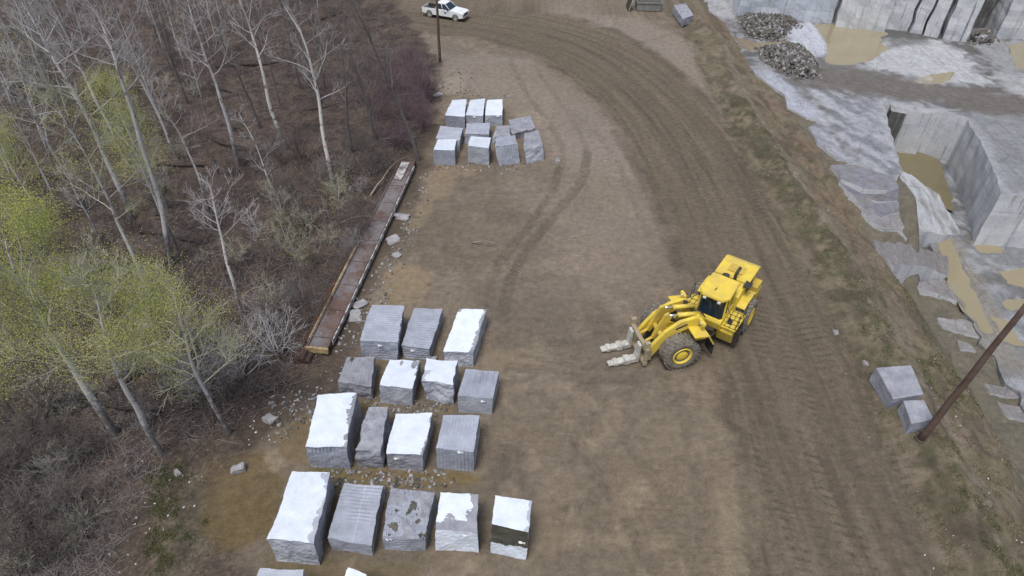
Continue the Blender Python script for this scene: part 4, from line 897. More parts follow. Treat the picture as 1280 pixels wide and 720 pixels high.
g=MB(); vs=[(-1.0,-.93,1.2),(1.15,-.93,1.2),(1.15,.93,1.2),(-1.0,.93,1.2),(-.75,-.74,1.80),(.35,-.74,1.80),(.35,.74,1.80),(-.75,.74,1.80)]
g.add(vs,[(0,1,5,4),(1,2,6,5),(2,3,7,6),(3,0,4,7)]); g.build('window_glass',[m_glass],pk)
g=MB(); g.box(-.82,.42,-.77,.77,1.80,1.9,0,b=.04)
for s in (-1,1):
    for (x0,x1) in ((-1.0,-.76),(.06,-.2),(1.15,.37)): g.tube([(x0,s*.935,1.2),(x1,s*.75,1.81)],.035,6,0)
g.build('roof',[m_white],pk)
g=MB(); g.box(-2.85,-1.03,-.935,.935,.68,.74,1); g.box(-2.85,-1.03,.80,.935,.74,1.17,1); g.box(-2.85,-1.03,-.935,-.80,.74,1.17,1); g.box(-1.08,-1.02,-.8,.8,.74,1.17,1); g.build('cargo_bed',[m_white,m_black],pk)
g=MB(); g.box(-2.92,-2.86,-.93,.93,.62,1.16,0,b=.015); g.build('tailgate',[m_white],pk)
g=MB(); g.box(2.86,2.98,-.95,.95,.42,.68,0,b=.04); g.build('front_bumper',[m_chrome],pk)
g=MB(); g.box(-3.02,-2.9,-.95,.95,.42,.6,0,b=.04); g.build('rear_bumper',[m_chrome],pk)
g=MB(); g.box(2.87,2.92,-.5,.5,.7,.95,0); g.build('grille',[m_dark],pk)
for s in (-1,1):
    g=MB(); g.box(2.78,2.91,s*.75-.17,s*.75+.17,.74,.96,0,b=.02); g.build('headlight',[m_lamp],pk)
    g=MB(); g.box(.75,.88,min(s*1.0,s*1.22),max(s*1.0,s*1.22),1.22,1.42,0,b=.02); g.build('wing_mirror',[m_black],pk)
    for x0,x1 in ((-.93,-.02),(.02,1.02)):
        g=MB(); g.box(x0,x1,min(s*1.003,s*1.012),max(s*1.003,s*1.012),.5,1.17,0,b=.004); dr=g.build('door',[m_white],pk)
        q=MB(); q.box(x0+.06,x0+.22,min(s*1.013,s*1.03),max(s*1.013,s*1.03),1.0,1.04,0); q.build('handle',[m_dark],dr)
m_emb=simple('blue_door_emblem',(.08,.14,.30),.5,0,.2,6,None,0,0)
g=MB(); g.box(.3,.62,-1.02,-1.014,.75,.98,0); g.build('door_emblem',[m_emb],pk)
m_rims=simple('silver_truck_rim',(.45,.46,.47),.4,.6,.1,4)
for x in (1.85,-1.85):
    for s in (-1,1):
        M=Matrix.Translation((x,s*.86,.41))@Matrix.Rotation(0 if s>0 else math.pi,4,'Z'); wheel(M,.41,.27,pk,x,m_rims,30)
# ------------------------------------------------------------ poles
def pole(base,p2,h,r,label,name='utility_pole'):
    B=GT(*base); v=Vector((B.x,B.y,B.z+h)); vx,vy=PX(v)
    k=(vy-base[1])/(p2[1]-base[1]); T=G(base[0]+(p2[0]-base[0])*k,vy,B.z+h)
    g=MB(); n=14; pts=[(B+(T-B)*(i/n))+Vector((math.sin(i*1.1)*.015,0,0)) for i in range(n+1)]; pts[0]=B-(T-B)*.03; g.tube([p-B for p in pts],[r*(1-.35*i/n) for i in range(n+1)],14,0)
    o=g.build(name,[m_wood]); o.location=B
    tag(o,label,'pole',None)
    q=MB(); q.lathe([(r*1.6,-.1),(r*1.5,.08),(r*1.02,.14)],14,0,axis='Z'); q.build('earth_collar',[m_footing],o)
    return o
m_footing=simple('dark_damp_earth',(.06,.048,.038),.95,0,.4,5,None,0,.4)
pole((1150,550),(1280,385),10,.20,'brown wooden pole leaning right from the verge beside two granite blocks')
pole((550,78),(546,0),9,.17,'brown wooden pole at the roadside in front of the white pickup')
# ------------------------------------------------------------ rusty girder by the woods
def rust(name,a,b,c,s):
    t=NT(name); f=t.noise(s,7,.75); g=t.noise(s*6,4,.7)
    k=t.mix(t.ramp(f,[(.42,0.),(.56,1.)]),a,b); k=t.mix(t.ramp(g,[(.6,0.),(.68,.8)]),k,c); t.base(k); t.rough(.8); t.bump(g,.4,.02); return t.m
m_rust=rust('rusted_steel_plate',(.165,.155,.165),(.115,.072,.06),(.24,.215,.20),.4)
m_rust2=rust('flaking_red_timber',(.075,.032,.022),(.04,.026,.022),(.40,.36,.30),1.1)
m_yelt=rust('yellowed_timber_edge',(.42,.33,.17),(.16,.10,.06),(.5,.45,.35),.8)
def beamobj(name,a,b,width,parts,label,cat,z=.0):
    A_=GT(*a);B_=GT(*b); L=(B_-A_); ln=L.length; o=empty(name,A_+Vector((0,0,z)),0)
    o.rotation_euler=(0,-math.asin(L.z/ln),math.atan2(L.y,L.x)); tag(o,label,cat); parts(o,ln,width); return o
def girder(o,L,w):
    h=w/2
    g=MB(); n=14
    for i in range(n): g.box(L*i/n+(.003),L*(i+1)/n-.003,-h+.07,h-.07,.34,.42+.004*(i%2),0)
    g.build('web_plate',[m_rust],o)
    for s in (-1,1):
        g=MB(); g.box(0,L,min(s*h,s*(h-.06)),max(s*h,s*(h-.06)),.02,.56,0,b=.015); f=g.build('flange',[m_rust2 if s<0 else m_rust],o)
    g=MB(); 
    for i in range(9): g.box(L*(i+.4)/9,L*(i+.4)/9+.08,-h+.07,h-.07,.425,.50,0)
    g.build('stiffener',[m_rust],o)
    g=MB(); g.box(-.12,.05,-h-.05,h+.08,.2,.62,0,b=.03); g.build('edge_timber',[m_yelt],o); g=MB(); g.box(L*.02,L*.45,h+.01,h+.12,.3,.60,0,b=.02); g.build('edge_timber',[m_yelt],o); g=MB(); g.box(L*.03,L*.96,-h-.10,-h-.01,.25,.585,0,b=.02); g.build('edge_timber',[m_flake],o)
    g=MB(); g.box(L*.86,L*.985,-h*.3,h*.75,.51,.53,0); g.build('paint_patch',[m_flake],o)
m_flake=rust('flaking_white_paint',(.5,.5,.5),(.13,.11,.11),(.6,.6,.6),2.2)
beamobj('steel_girder',(398,443),(511,207),1.35,girder,'long rusty steel girder lying along the edge of the woods','girder')
def oldt(o,L,w):
    rr=random.Random(4); g=MB()
    for k in range(3):
        pts=[(x*L/16,(k-1)*w*.33+rr.uniform(-.04,.04),.15+.1*(k==1)+rr.uniform(-.03,.03)) for x in range(17)]; g.tube(pts,[w*.2*rr.uniform(.75,1.15) for _ in pts],7,0,smooth=False)
    g.build('timber_baulk',[m_rust2],o)
beamobj('rotting_timber',(377,455),(434,335),1.0,oldt,'rotting red-brown timber with pale flaking edges left of the girder','timber')
beamobj('rotting_timber',(455,300),(500,212),.6,oldt,'dark decayed timber between the girder and the trees','timber')
m_bark0=simple('grey_fallen_branch',(.24,.20,.16),.9,0,.3,3)
def branch(px0,px1,r,label):
    A_=GT(*px0,.1);B_=GT(*px1,.5); g=MB(); n=8; pts=[A_+(B_-A_)*(i/n)+Vector((0,0,math.sin(i/n*3.14)*.25))+mnoise.noise_vector(A_+(B_-A_)*(i/n))*.15 for i in range(n+1)]
    g.tube([p-A_ for p in pts],[r*(1-.7*i/n) for i in range(n+1)],6,0); o=g.build('fallen_branch',[m_bark0]); o.location=A_; tag(o,label,'branch')
branch((463,245),(499,200),.09,'bare pale branch lying across the upper end of the girder')
branch((424,280),(470,270),.06,'thin broken branch sticking out of the woods toward the girder')
branch((332,358),(300,372),.06,'short pale branch on the leaf litter below the white birch')
branch((590,303),(622,305),.06,'pale stick lying by itself on the open dirt pad')
# loose stones
def stone(px,s,label,flat=.5,mat=None,seed=0,name='loose_stone'):
    p=GT(*px); mb=MB(); r=random.Random(seed); bm=bmesh.new(); bmesh.ops.create_cube(bm,size=2); bmesh.ops.subdivide_edges(bm,edges=bm.edges[:],cuts=3,use_grid_fill=True)
    of=Vector((seed*3.1,seed*1.7,0))
    for v in bm.verts:
        q=v.co; q=q.lerp(q.normalized()*1.3,.35); q=q*(1+mnoise.noise(q*.8+of)*.5); v.co=Vector((q.x,q.y*.7,q.z*flat))*s
    bmesh.ops.rotate(bm,verts=bm.verts,matrix=Matrix.Rotation(r.random()*3,3,'Z')@Matrix.Rotation(r.uniform(-.25,.25),3,'X')); mb.bm(bm)
    o=mb.build(name,[mat or m_stonegrey]); o.location=p+Vector((0,0,s*flat*.35)); tag(o,label,'stone','loose stones at the edge of the woods'); return o
for i,(px,s,lb,fl) in enumerate([((338,525),.36,'pale grey angular stone in the brush beside the large drill-grooved block',.6),((299,588),.3,'narrow grey stone upright on the muddy olive patch',1.0),((502,271),.55,'flat grey stone beside the middle of the rusty girder',.25),
   ((492,301),.5,'grey stone slab below the flat one beside the girder',.25),((450,382),.45,'small grey slab at the corner of the topmost ribbed block',.3),((443,395),.5,'grey slab between the girder end and the topmost ribbed block',.3),
   ((222,592),.16,'single small white stone on the green grass by the woods',.8),((547,119),.5,'pale flat stone at the pole side of the far block group',.2),((497,320),.3,'small stone just down the gravel strip from the girder slabs',.5),
   ((1044,417),.2,'small white stone on the grassy verge above the two blocks',.6),((697,201),.25,'pale lump of stone right of the far block group',.4),((1081,455),.18,'white chip of stone just left of the rear verge block',.6),((540,452),.3,'broken stone lying between two pale blocks',.5)]):
    stone(px,s,lb,fl,m_rubB if s<.3 else None,i)
# ------------------------------------------------------------ trees
def bark(name,a,b,dark,birch=0.0):
    t=NT(name); f=t.noise(3,5,.7); c=t.mix(t.ramp(f,[(.35,0.),(.65,1.)]),a,b)
    s=t.noise(2.2,4,.7,t.mapping((1,1,.9))); 
    if birch: c=t.mix(t.math('MULTIPLY',t.ramp(s,[(.56,0.),(.61,1.)]),birch),c,dark)
    if birch:
        sx=t.N('ShaderNodeSeparateXYZ'); t.L(t.tc(),sx.inputs[0]); low=t.math('SUBTRACT',1.0,t.math('MULTIPLY',sx.outputs[2],.22))
        c=t.mix(t.math('MULTIPLY',t.ramp(t.math('ADD',t.math('MULTIPLY',low,.5),t.noise(1.6,4,.7)),[(.68,0.),(.82,1.)]),.8),c,dark)
    oi=t.N('ShaderNodeObjectInfo'); h=t.N('ShaderNodeHueSaturation'); t.L(c,h.inputs['Color']); t.L(t.math('ADD',t.math('MULTIPLY',oi.outputs['Random'],.3),.85),h.inputs['Value']); t.base(h.outputs[0]); t.rough(.85); return t.m
m_aspen=bark('pale_aspen_bark',(.38,.37,.38),(.50,.485,.485),(.07,.06,.055),.75)
m_birch=bark('white_birch_bark',(.62,.60,.57),(.74,.72,.68),(.06,.05,.05),.8)
m_twig=bark('pale_grey_twigs',(.34,.325,.335),(.45,.43,.43),(.1,.1,.1))
m_twigd=bark('dark_grey_twigs',(.10,.085,.078),(.165,.143,.132),(.05,.05,.05))
m_darkb=bark('dark_tree_bark',(.075,.068,.07),(.14,.128,.128),(.03,.03,.03))
m_purp=bark('purplish_twigs',(.12,.075,.095),(.18,.12,.145),(.05,.05,.05))
m_twigo=bark('olive_grey_twigs',(.33,.32,.26),(.43,.42,.33),(.05,.05,.05))
t=NT('spring_leaves'); c=t.mix(t.noise(.7,4,.7),(.37,.42,.085),(.52,.54,.17)); t.base(c); t.rough(.6)
tr=t.N('ShaderNodeBsdfTranslucent'); t.L(c,tr.inputs[0]); mx=t.N('ShaderNodeMixShader'); mx.inputs[0].default_value=.4; t.L(t.p.outputs[0],mx.inputs[1]); t.L(tr.outputs[0],mx.inputs[2]); t.L(mx.outputs[0],t.n['Material Output'].inputs[0])
t.p.inputs['Subsurface Weight'].default_value=0; m_leaf=t.m
m_twigm=bark('faded_stems',(.20,.185,.185),(.28,.26,.255),(.05,.05,.05))
m_log=simple('dark_rotten_log',(.035,.027,.025),.9,0,.4,3,(.09,.07,.06),.4)
class Tw:   # very light tube builder
    def __init__(s): s.v=[];s.f=[]
    def seg(s,pts,rad,n):
        o=len(s.v); k=len(pts); prev=None
        for i,p in enumerate(pts):
            t=(pts[min(i+1,k-1)]-pts[max(i-1,0)])
            if t.length<1e-6: t=Vector((0,0,1))
            t.normalize()
            u=t.orthogonal().normalized() if prev is None else (prev-t*prev.dot(t)).normalized()
            prev=u; w=t.cross(u)
            for j in range(n):
                a=6.2832*j/n; q=p+(u*math.cos(a)+w*math.sin(a))*rad[i]; s.v.append((q.x,q.y,q.z))
        for i in range(k-1):
            for j in range(n): s.f.append((o+i*n+j,o+i*n+(j+1)%n,o+(i+1)*n+(j+1)%n,o+(i+1)*n+j))
    def mesh(s,name,smooth=True):
        me=bpy.data.meshes.new(name); me.from_pydata(s.v,[],s.f); me.polygons.foreach_set('use_smooth',[smooth]*len(s.f)); return me
def grow(tw,rr,p,d,L,r,depth,tips,up=.25,n=4,kids=(4,6),spread=.75,rmin=.008):
    k=5 if depth>0 else 4; pts=[p]; q=p.copy(); dd=d.copy()
    for i in range(k):
        dd=(dd+Vector((rr.gauss(0,.13),rr.gauss(0,.13),rr.gauss(0,.10)+up*.22))).normalized(); q=q+dd*(L/k); pts.append(q.copy())
    rad=[max(rmin,r*(1-.75*i/k)) for i in range(k+1)]
    tw.seg(pts,rad,n if r>.03 else 3)
    tips.append((pts[-1],dd))
    if depth<=0: return
    for j in range(rr.randint(*kids)):
        f=rr.uniform(.25,1.0); i=min(int(f*k),k-1); b=pts[i].lerp(pts[i+1],f*k-i)
        ax=(pts[i+1]-pts[i]).normalized(); a=rr.uniform(0,6.283); o=ax.orthogonal().normalized(); o.rotate(Matrix.Rotation(a,3,ax))
        nd=(ax*rr.uniform(.6,1.0)+o*spread*rr.uniform(.6,1.1)+Vector((0,0,up*.5))).normalized()
        grow(tw,rr,b,nd,L*rr.uniform(.42,.68)*(1.15-.5*f),rad[i]*.6,depth-1,tips,up,n,kids,spread,rmin)
def make_tree(px,Hh,r0,seed,mat,twmat,label,cat,group,crown0=.4,nb=16,blen=.24,depth=2,leaf=0,up=.35,name='bare_tree',leaflow=0.0,bushy=1.0,z0=None):
    r0=r0*1.05; rr=random.Random(seed); B=GT(*px[0])
    # height fraction of every picked point by picture distance
    D=[0]
    for i in range(1,len(px)): D.append(D[-1]+math.hypot(px[i][0]-px[i-1][0],px[i][1]-px[i-1][1]))
    # choose the height that keeps the trunk most upright
    if Hh is None:
        best=None
        for h in np.arange(4,24,.25):
            T=G(px[-1][0],px[-1][1],B.z+h); e=math.hypot(T.x-B.x,T.y-B.y)/h
            if best is None or e<best[0]: best=(e,h)
        Hh=best[1]
    path=[B]
    for i in range(1,len(px)):
        # invert the perspective: find fraction along a straight 3D axis giving this picture distance
        fr=D[i]/D[-1]; T=G(px[-1][0],px[-1][1],B.z+Hh)
        bs=min(((abs(math.hypot(*(np.array(PX(B.lerp(T,s_/60)))-np.array(px[0])))-D[i]),s_/60) for s_ in range(1,61)))[1]
        path.append(G(px[i][0],px[i][1],B.z+Hh*(bs if i<len(px)-1 else 1)))
    P=smooth([p-B for p in path],5); n=len(P)-1
    P=[p+Vector((mnoise.noise(p*.4+B)*.12,mnoise.noise(p*.4+B*2)*.12,0))*min(1,i/3) for i,p in enumerate(P)]
    P[0]=P[0]-Vector((0,0,.4))
    root=empty(name,B); tag(root,label,cat,group)
    tw=Tw(); tw.seg(P,[max(.02,r0*(1.25 if i==0 else 1)*(1-.85*(i/n)**.9)) for i in range(n+1)],9); link('trunk',tw.mesh('trunk'),root,mat)
    cr=Tw(); tips=[]; th=Vector(P[-1]).z
    for b in range(nb):
        f=crown0+(1-crown0)*((b+rr.random())/nb); x=f*n; i=min(int(x),n-1); p=P[i].lerp(P[i+1],x-i)
        a=b*2.4+rr.uniform(-.6,.6); el=rr.uniform(.35,.85)*(1.0 if f<.9 else 1.4)
        d=Vector((math.cos(a),math.sin(a),el)).normalized(); L=th*blen*(1.25-f*.75)*rr.uniform(.6,1.25); rb=r0*(1-.85*f**.9)*rr.uniform(.35,.62)
        grow(cr,rr,p,d,L,max(.02,rb),depth,tips,up,5,(4,6),.8,.007)
    link('crown',cr.mesh('crown'),root,twmat)
    if leaf:
        lv=[];lf=[]; so_=Vector((seed*7.1,0,0)); tips=[t_ for t_ in tips if mnoise.noise(t_[0]*.45+so_)>-.12] or tips
        for _ in range(leaf):
            tp,td=rr.choice(tips)
            if rr.random()<.8: c=tp+Vector((rr.gauss(0,.36),rr.gauss(0,.36),rr.gauss(0,.33)))*bushy-td*rr.random()*.5
            else: c=tp+Vector((rr.gauss(0,.8),rr.gauss(0,.8),rr.gauss(0,.7)-.2))*bushy
            s=rr.uniform(.016,.034); u=Vector((rr.gauss(0,1),rr.gauss(0,1),rr.gauss(0,1))).normalized(); w=u.orthogonal().normalized(); o=len(lv)
            for q in (c-u*s,c+w*s*.6,c+u*s,c-w*s*.6): lv.append(tuple(q))
            lf.append((o,o+1,o+2,o+3))
        me=bpy.data.meshes.new('foliage'); me.from_pydata(lv,[],lf); link('foliage',me,root,m_leaf)
    return root
GA='pale bare trees at the front of the woods'
T=lambda *a,**k: make_tree(*a,**k)
T([(358,186),(336,126),(327,83),(314,40),(302,5),(290,-25)],None,.17,1,m_birch,m_twig,'tall white-barked bare tree forking high, second pale trunk left of the purple brush','tree',GA,.45,18)
T([(417,233),(403,160),(393,100),(376,45),(355,5)],None,.17,2,m_birch,m_twig,'white bare tree with side limbs curling up, closest to the purple brush','tree',GA,.35,16)
T([(299,208),(282,144),(269,105),(256,68),(240,20),(232,-12)],None,.16,3,m_aspen,m_twig,'pale bare tree with wide forked crown left of the tall white-barked one','tree',GA,.45,16)
T([(222,200),(202,155),(181,108),(163,78),(145,54),(118,10)],None,.14,4,m_aspen,m_twig,'straight grey bare tree leaning left toward the upper edge','tree',GA,.4,14)
T([(260,262),(244,210),(226,170),(206,140),(190,110)],None,.10,5,m_aspen,m_twig,'thin pale tree in front of the straight grey leaning one','tree',GA,.45,12)
T([(214,330),(197,240),(172,165),(155,108),(145,72),(134,47),(118,5)],None,.18,6,m_aspen,m_twig,'tall pale trunk rising behind the green-hazed slender tree','tree',GA,.45,16)
T([(222,310),(200,262),(178,210),(164,175),(148,135),(138,108)],None,.11,7,m_aspen,m_twigo,'slender tree with a narrow column of fresh green leaves','tree','trees just coming into leaf',.25,26,.16,2,16000,bushy=1.1,name='leafing_tree')
T([(165,275),(155,246),(130,195),(115,155),(90,112),(65,69),(40,22),(22,-20)],None,.22,8,m_aspen,m_twig,'thickest pale trunk running from the left of the green column to the top corner','tree',GA,.45,20)
T([(160,205),(126,137),(108,98),(90,61),(72,22),(58,-5)],None,.15,9,m_aspen,m_twig,'long bare tree right beside the thickest pale trunk','tree',GA,.4,14)
T([(198,390),(167,318),(148,279),(128,235),(98,177),(70,125)],None,.13,10,m_aspen,m_twigo,'double-stemmed looking pale tree above the big green crown','tree',GA,.4,16,leaf=3000)
T([(143,543),(107,483),(74,431),(51,396),(25,352),(8,300)],None,.20,11,m_aspen,m_twigo,'large aspen with blackened foot and yellow-green spring crown, nearest the lower left','tree','trees just coming into leaf',.42,18,.36,3,40000,bushy=1.25,name='leafing_tree')
T([(202,568),(171,512),(145,462),(134,427),(120,365)],None,.16,12,m_aspen,m_twigo,'leaning aspen with green haze and long side limbs, right of the largest leafing one','tree','trees just coming into leaf',.40,16,.40,3,22000,bushy=1.2,name='leafing_tree')
T([(287,542),(262,500),(241,458),(230,419),(216,362)],None,.12,13,m_aspen,m_twigo,'slim leafing tree standing over the grey thicket','tree','trees just coming into leaf',.35,18,.30,2,11000,name='leafing_tree')
T([(304,396),(290,349),(276,298),(270,262),(262,232)],None,.12,14,m_birch,m_twig,'short bright white birch with a dense bare head','tree',GA,.5,18,.24,2,0,.45)
T([(352,262),(340,236),(329,206),(314,170),(298,142)],None,.08,15,m_birch,m_twig,'small crooked pale tree in front of the two tallest white ones','tree',GA,.35,12,.22)
T([(108,265),(92,235),(69,195),(45,150),(20,105),(-2,58)],None,.12,16,m_aspen,m_twig,'pale trunk slanting to the left edge with a few green leaves','tree',GA,.4,14,leaf=2500)
T([(60,285),(40,250),(18,213),(0,180),(-15,140)],None,.12,17,m_aspen,m_twigo,'pale tree with green haze at the left edge','tree','trees just coming into leaf',.35,16,.28,2,9000,name='leafing_tree')
T([(78,270),(54,217),(28,166),(0,126)],None,.10,18,m_aspen,m_twig,'thin bare tree crossing behind the one at the left edge','tree',GA,.4,12)
T([(130,308),(112,272),(97,245),(80,205)],None,.09,19,m_aspen,m_twig,'short pale tree above the largest leafing aspen','tree',GA,.4,12)
T([(226,318),(202,267),(188,235),(172,195)],None,.10,20,m_aspen,m_twig,'bare pale tree right of the green-leaved column','tree',GA,.45,12)
T([(22,524),(0,493),(-25,445)],None,.12,21,m_aspen,m_twigo,'pale trunk leaving the picture at the lower left edge','tree',GA,.45,14,leaf=5000)
T([(330,322),(322,290),(312,262)],None,.05,22,m_aspen,m_twig,'sapling right of the bright white birch','sapling',GA,.3,14,.3)
T([(424,282),(423,255),(421,222)],None,.05,23,m_aspen,m_twigo,'pale sapling touching the tip of the girder side of the woods','sapling',GA,.3,14,.3,leaf=600)
T([(362,300),(352,262),(338,228)],None,.06,24,m_aspen,m_twigo,'leaning sapling below the crooked pale tree','sapling',GA,.3,14,.3)
T([(378,352),(366,318),(352,284)],None,.05,25,m_aspen,m_twigo,'olive tinged sapling left of the girder','sapling',GA,.25,16,.35,leaf=900)
T([(524,202),(505,145),(485,100),(462,48),(440,5)],None,.17,26,m_darkb,m_twigd,'dark grey tree leaning over the upper end of the girder','tree','dark bare trees at the top of the woods',.35,18,.2)
T([(470,175),(455,120),(440,70),(430,20),(425,-20)],None,.15,27,m_darkb,m_twigd,'dark bare tree left of the one leaning over the girder','tree','dark bare trees at the top of the woods',.3,18,.2)
T([(440,190),(432,130),(436,80),(437,15)],None,.12,28,m_darkb,m_twigd,'fine-branched dark tree near the purple brush','tree','dark bare trees at the top of the woods',.3,18,.2)
T([(400,130),(385,85),(372,45),(352,5),(340,-30)],None,.16,29,m_darkb,m_twigd,'dark bent tree crossing the top edge above the white trees','tree','dark bare trees at the top of the woods',.35,16,.22)
T([(325,160),(306,110),(285,65),(268,20)],None,.13,30,m_darkb,m_twigd,'thick shadowy trunk behind the tall white-barked tree','tree','dark bare trees at the top of the woods',.4,14,.2)
T([(235,130),(222,95),(205,50),(190,5)],None,.12,31,m_darkb,m_twigd,'dark trunk behind the straight grey leaning tree','tree','dark bare trees at the top of the woods',.4,14,.2)
T([(488,215),(474,170),(458,120),(448,80)],None,.09,32,m_darkb,m_twigd,'slender dark tree at the head of the girder','tree','dark bare trees at the top of the woods',.3,18,.25)
# denser stand behind, copies of a few bare trees
protos=[]
for i,(h,r,mt,tm) in enumerate([(13,.13,m_aspen,m_twig),(11,.10,m_aspen,m_twig),(14,.10,m_darkb,m_twigd),(9,.08,m_aspen,m_twigd),(12,.12,m_aspen,m_twigo)]):
    b=(60+i*10,90-i*12); B=GT(*b); top=PX((B.x-.6,B.y+.2,B.z+h)); m1=PX((B.x-.15,B.y,B.z+h*.5))
    protos.append(T([b,m1,top],h,r,50+i,mt,tm,['slim pale tree in the crowded far stand','thin pale tree in the crowded far stand','dark trunked tree in the crowded far stand','low twiggy tree in the crowded far stand','olive tinged tree in the crowded far stand'][i],'tree','crowded stand of bare trees in the upper left',.3,20,.2))
rr=random.Random(99); occ=[]; n=0; tries=0
treepos=[o.location.copy() for o in C.objects if o.type=='EMPTY' and o.name.split('.')[0] in('bare_tree','leafing_tree')]
stands=[((-90,430),(-60,240),46,.6)]
while n<84 and tries<4000:
    tries+=1
    px=rr.uniform(-140,440); py=rr.uniform(-60,300)
    if py>300-.5*px+120: continue
    if py>150 and (px>210): continue
    p=GT(px,py); 
    if forest_d(np.array([p.x]),np.array([p.y]))[0]<3: continue
    if any((p-q).length<2.2 for q in treepos): continue
    if py>180 and rr.random()<.55: continue
    treepos.append(p); n+=1
    k=rr.choice([0,1,0,2,3,4,1]) if px<300 else rr.choice([2,2,3]); s=copy_tree(protos[k]); s.location=p; s.rotation_euler=(rr.uniform(-.05,.05),rr.uniform(-.05,.05),rr.uniform(0,6.28)); q=rr.uniform(.75,1.15); s.scale=(q,q,q)
# fallen logs
lg=None
for i in range(20):
    while True:
        px,py=rr.uniform(10,420),rr.uniform(20,520); p=GT(px,py)
        if forest_d(np.array([p.x]),np.array([p.y]))[0]>2.5: break
    if lg is None:
        g=MB(); g.tube([(-2.6+k*.65,math.sin(k*.9)*.12,.1+.02*k) for k in range(9)],[.17-.012*k for k in range(9)],7,0,smooth=False); lg=o=g.build('fallen_log',[m_log])
        tag(o,'dark fallen log on the leaf litter in the woods','log','dark fallen logs in the woods')
    else: o=lg.copy(); C.objects.link(o)
    s=rr.uniform(.6,1.5); o.location=p; o.rotation_euler=(0,rr.uniform(-.08,.02),rr.uniform(0,6.28)); o.scale=(s,s*.9,s*.9)
# ------------------------------------------------------------ shrubs and brush
def make_shrub(name,loc,h,nst,seed,mat,label,group,depth=2,spread=.8,r=.03):
    rr=random.Random(seed); tw=Tw(); tips=[]
    for i in range(nst):
        a=rr.uniform(0,6.283); d=Vector((math.cos(a)*spread*rr.random(),math.sin(a)*spread*rr.random(),1)).normalized()
        grow(tw,rr,Vector((rr.gauss(0,.18),rr.gauss(0,.18),-.1)),d,h*rr.uniform(.55,1.05),r*rr.uniform(.6,1.2),depth,tips,.12,4,(4,6),.85,.007)
    o=link(name,tw.mesh(name),None,mat); o.location=loc; tag(o,label,'shrub',group); return o
make_shrub('bare_shrub',GT(252,485),4.2,15,1,m_twig,'large grey bare thicket under the slim leafing tree','grey bare thickets',2,1.25,.05)
make_shrub('bare_shrub',GT(300,470),3.6,13,2,m_twig,'grey arching thicket right beside the largest one','grey bare thickets',2,1.25,.045)
make_shrub('bare_shrub',GT(345,440),3.2,13,3,m_twig,'grey thicket nearest the low end of the girder','grey bare thickets',2,1.2,.04)
make_shrub('bare_shrub',GT(335,395),2.8,11,4,m_twigo,'olive grey thicket below the white birch','grey bare thickets',2,1.1,.035)
for i,(px,h) in enumerate([((505,150),3.6),((522,120),3.6),((488,120),3.8),((512,90),3.2),((530,160),3.0),((498,185),2.8),((470,150),3.4),((537,128),2.6)]):
    make_shrub('brush_clump',GT(*px),h,26,10+i,m_purp,'purplish twiggy brush clump at the road bend','purplish brush at the bend of the road',2,.75,.022)
sp=[make_shrub('bare_shrub',GT(40,640),2.4,9,30,m_twigd,'leafless grey shrub in the undergrowth',None,2,1.1,.025),make_shrub('bare_shrub',GT(90,660),1.9,8,31,m_twigm,'leafless grey shrub in the undergrowth',None,2,1.1,.02),make_shrub('bare_shrub',GT(20,600),2.8,10,32,m_twigd,'leafless grey shrub in the undergrowth',None,2,.9,.03),make_shrub('bare_shrub',GT(70,590),1.5,10,33,m_twigo,'leafless grey shrub in the undergrowth',None,2,1.2,.018)]
for s in sp: s['group']='leafless shrubs through the undergrowth'
n=0
while n<150:
    if rr.random()<.25: px,py=rr.uniform(-20,180),rr.uniform(500,740)
    elif rr.random()<.25: px,py=rr.uniform(330,500),rr.uniform(190,440)
    else: px,py=rr.uniform(-40,520),rr.uniform(-30,560)
    p=GT(px,py); fdv=forest_d(np.array([p.x]),np.array([p.y]))[0]
    if fdv<.8 or (px>130 and py>585) or (fdv<2.5 and py>440): continue
    s=rr.choice(sp).copy(); C.objects.link(s); s.location=p; s.rotation_euler=(0,0,rr.uniform(0,6.28)); q=rr.uniform(.6,1.25); s.scale=(q,q,q*rr.uniform(.8,1.1)); n+=1
# fine twigs and dead stems over the forest floor
def strew(N,region,minfd,lens,mat,name,label,rad=(.006,.016),flat=.5,seed=5):
    r2=np.random.default_rng(seed); px=r2.uniform(region[0],region[1],N); py=r2.uniform(region[2],region[3],N)
    P=np.array([G(a,b)[:2] for a,b in zip(px,py)]); fdv=forest_d(P[:,0],P[:,1]); k=fdv>minfd; P=P[k]; z=Hf(P[:,0],P[:,1],False)
    v=[];f=[]
    for (x,y),zz_ in zip(P,z):
        a=r2.uniform(0,6.283); L=r2.uniform(*lens); el=r2.random()**1.5*(1-flat); d=Vector((math.cos(a),math.sin(a),el*2.0)).normalized(); b=Vector((x,y,zz_+.02)); r=r2.uniform(*rad)
        u=d.orthogonal().normalized()*r; w=d.cross(u); bend=Vector((r2.normal(0,.12),r2.normal(0,.12),0))*L; o=len(v)
        for p,s in ((b,1),(b+d*L*.5+bend*.5,.8),(b+d*L,.25)):
            v+= [tuple(p+u*s),tuple(p+(w*.86-u*.5)*s),tuple(p+(-w*.86-u*.5)*s)]
        for i in range(2):
            for j in range(3): f.append((o+i*3+j,o+i*3+(j+1)%3,o+i*3+3+(j+1)%3,o+i*3+3+j))
    me=bpy.data.meshes.new(name); me.from_pydata(v,[],f); return tag(link(name,me,None,mat),label,'undergrowth',None,'stuff')
strew(17000,(-60,560,-60,560),.3,(.4,1.6),m_twigd,'undergrowth','tangle of dark dead stems over the woodland floor',(.007,.018),.3,5)
strew(4500,(-60,560,-60,560),.3,(.5,1.9),m_twigm,'undergrowth','pale dead stems and fallen twigs over the woodland floor',(.006,.015),.2,6)
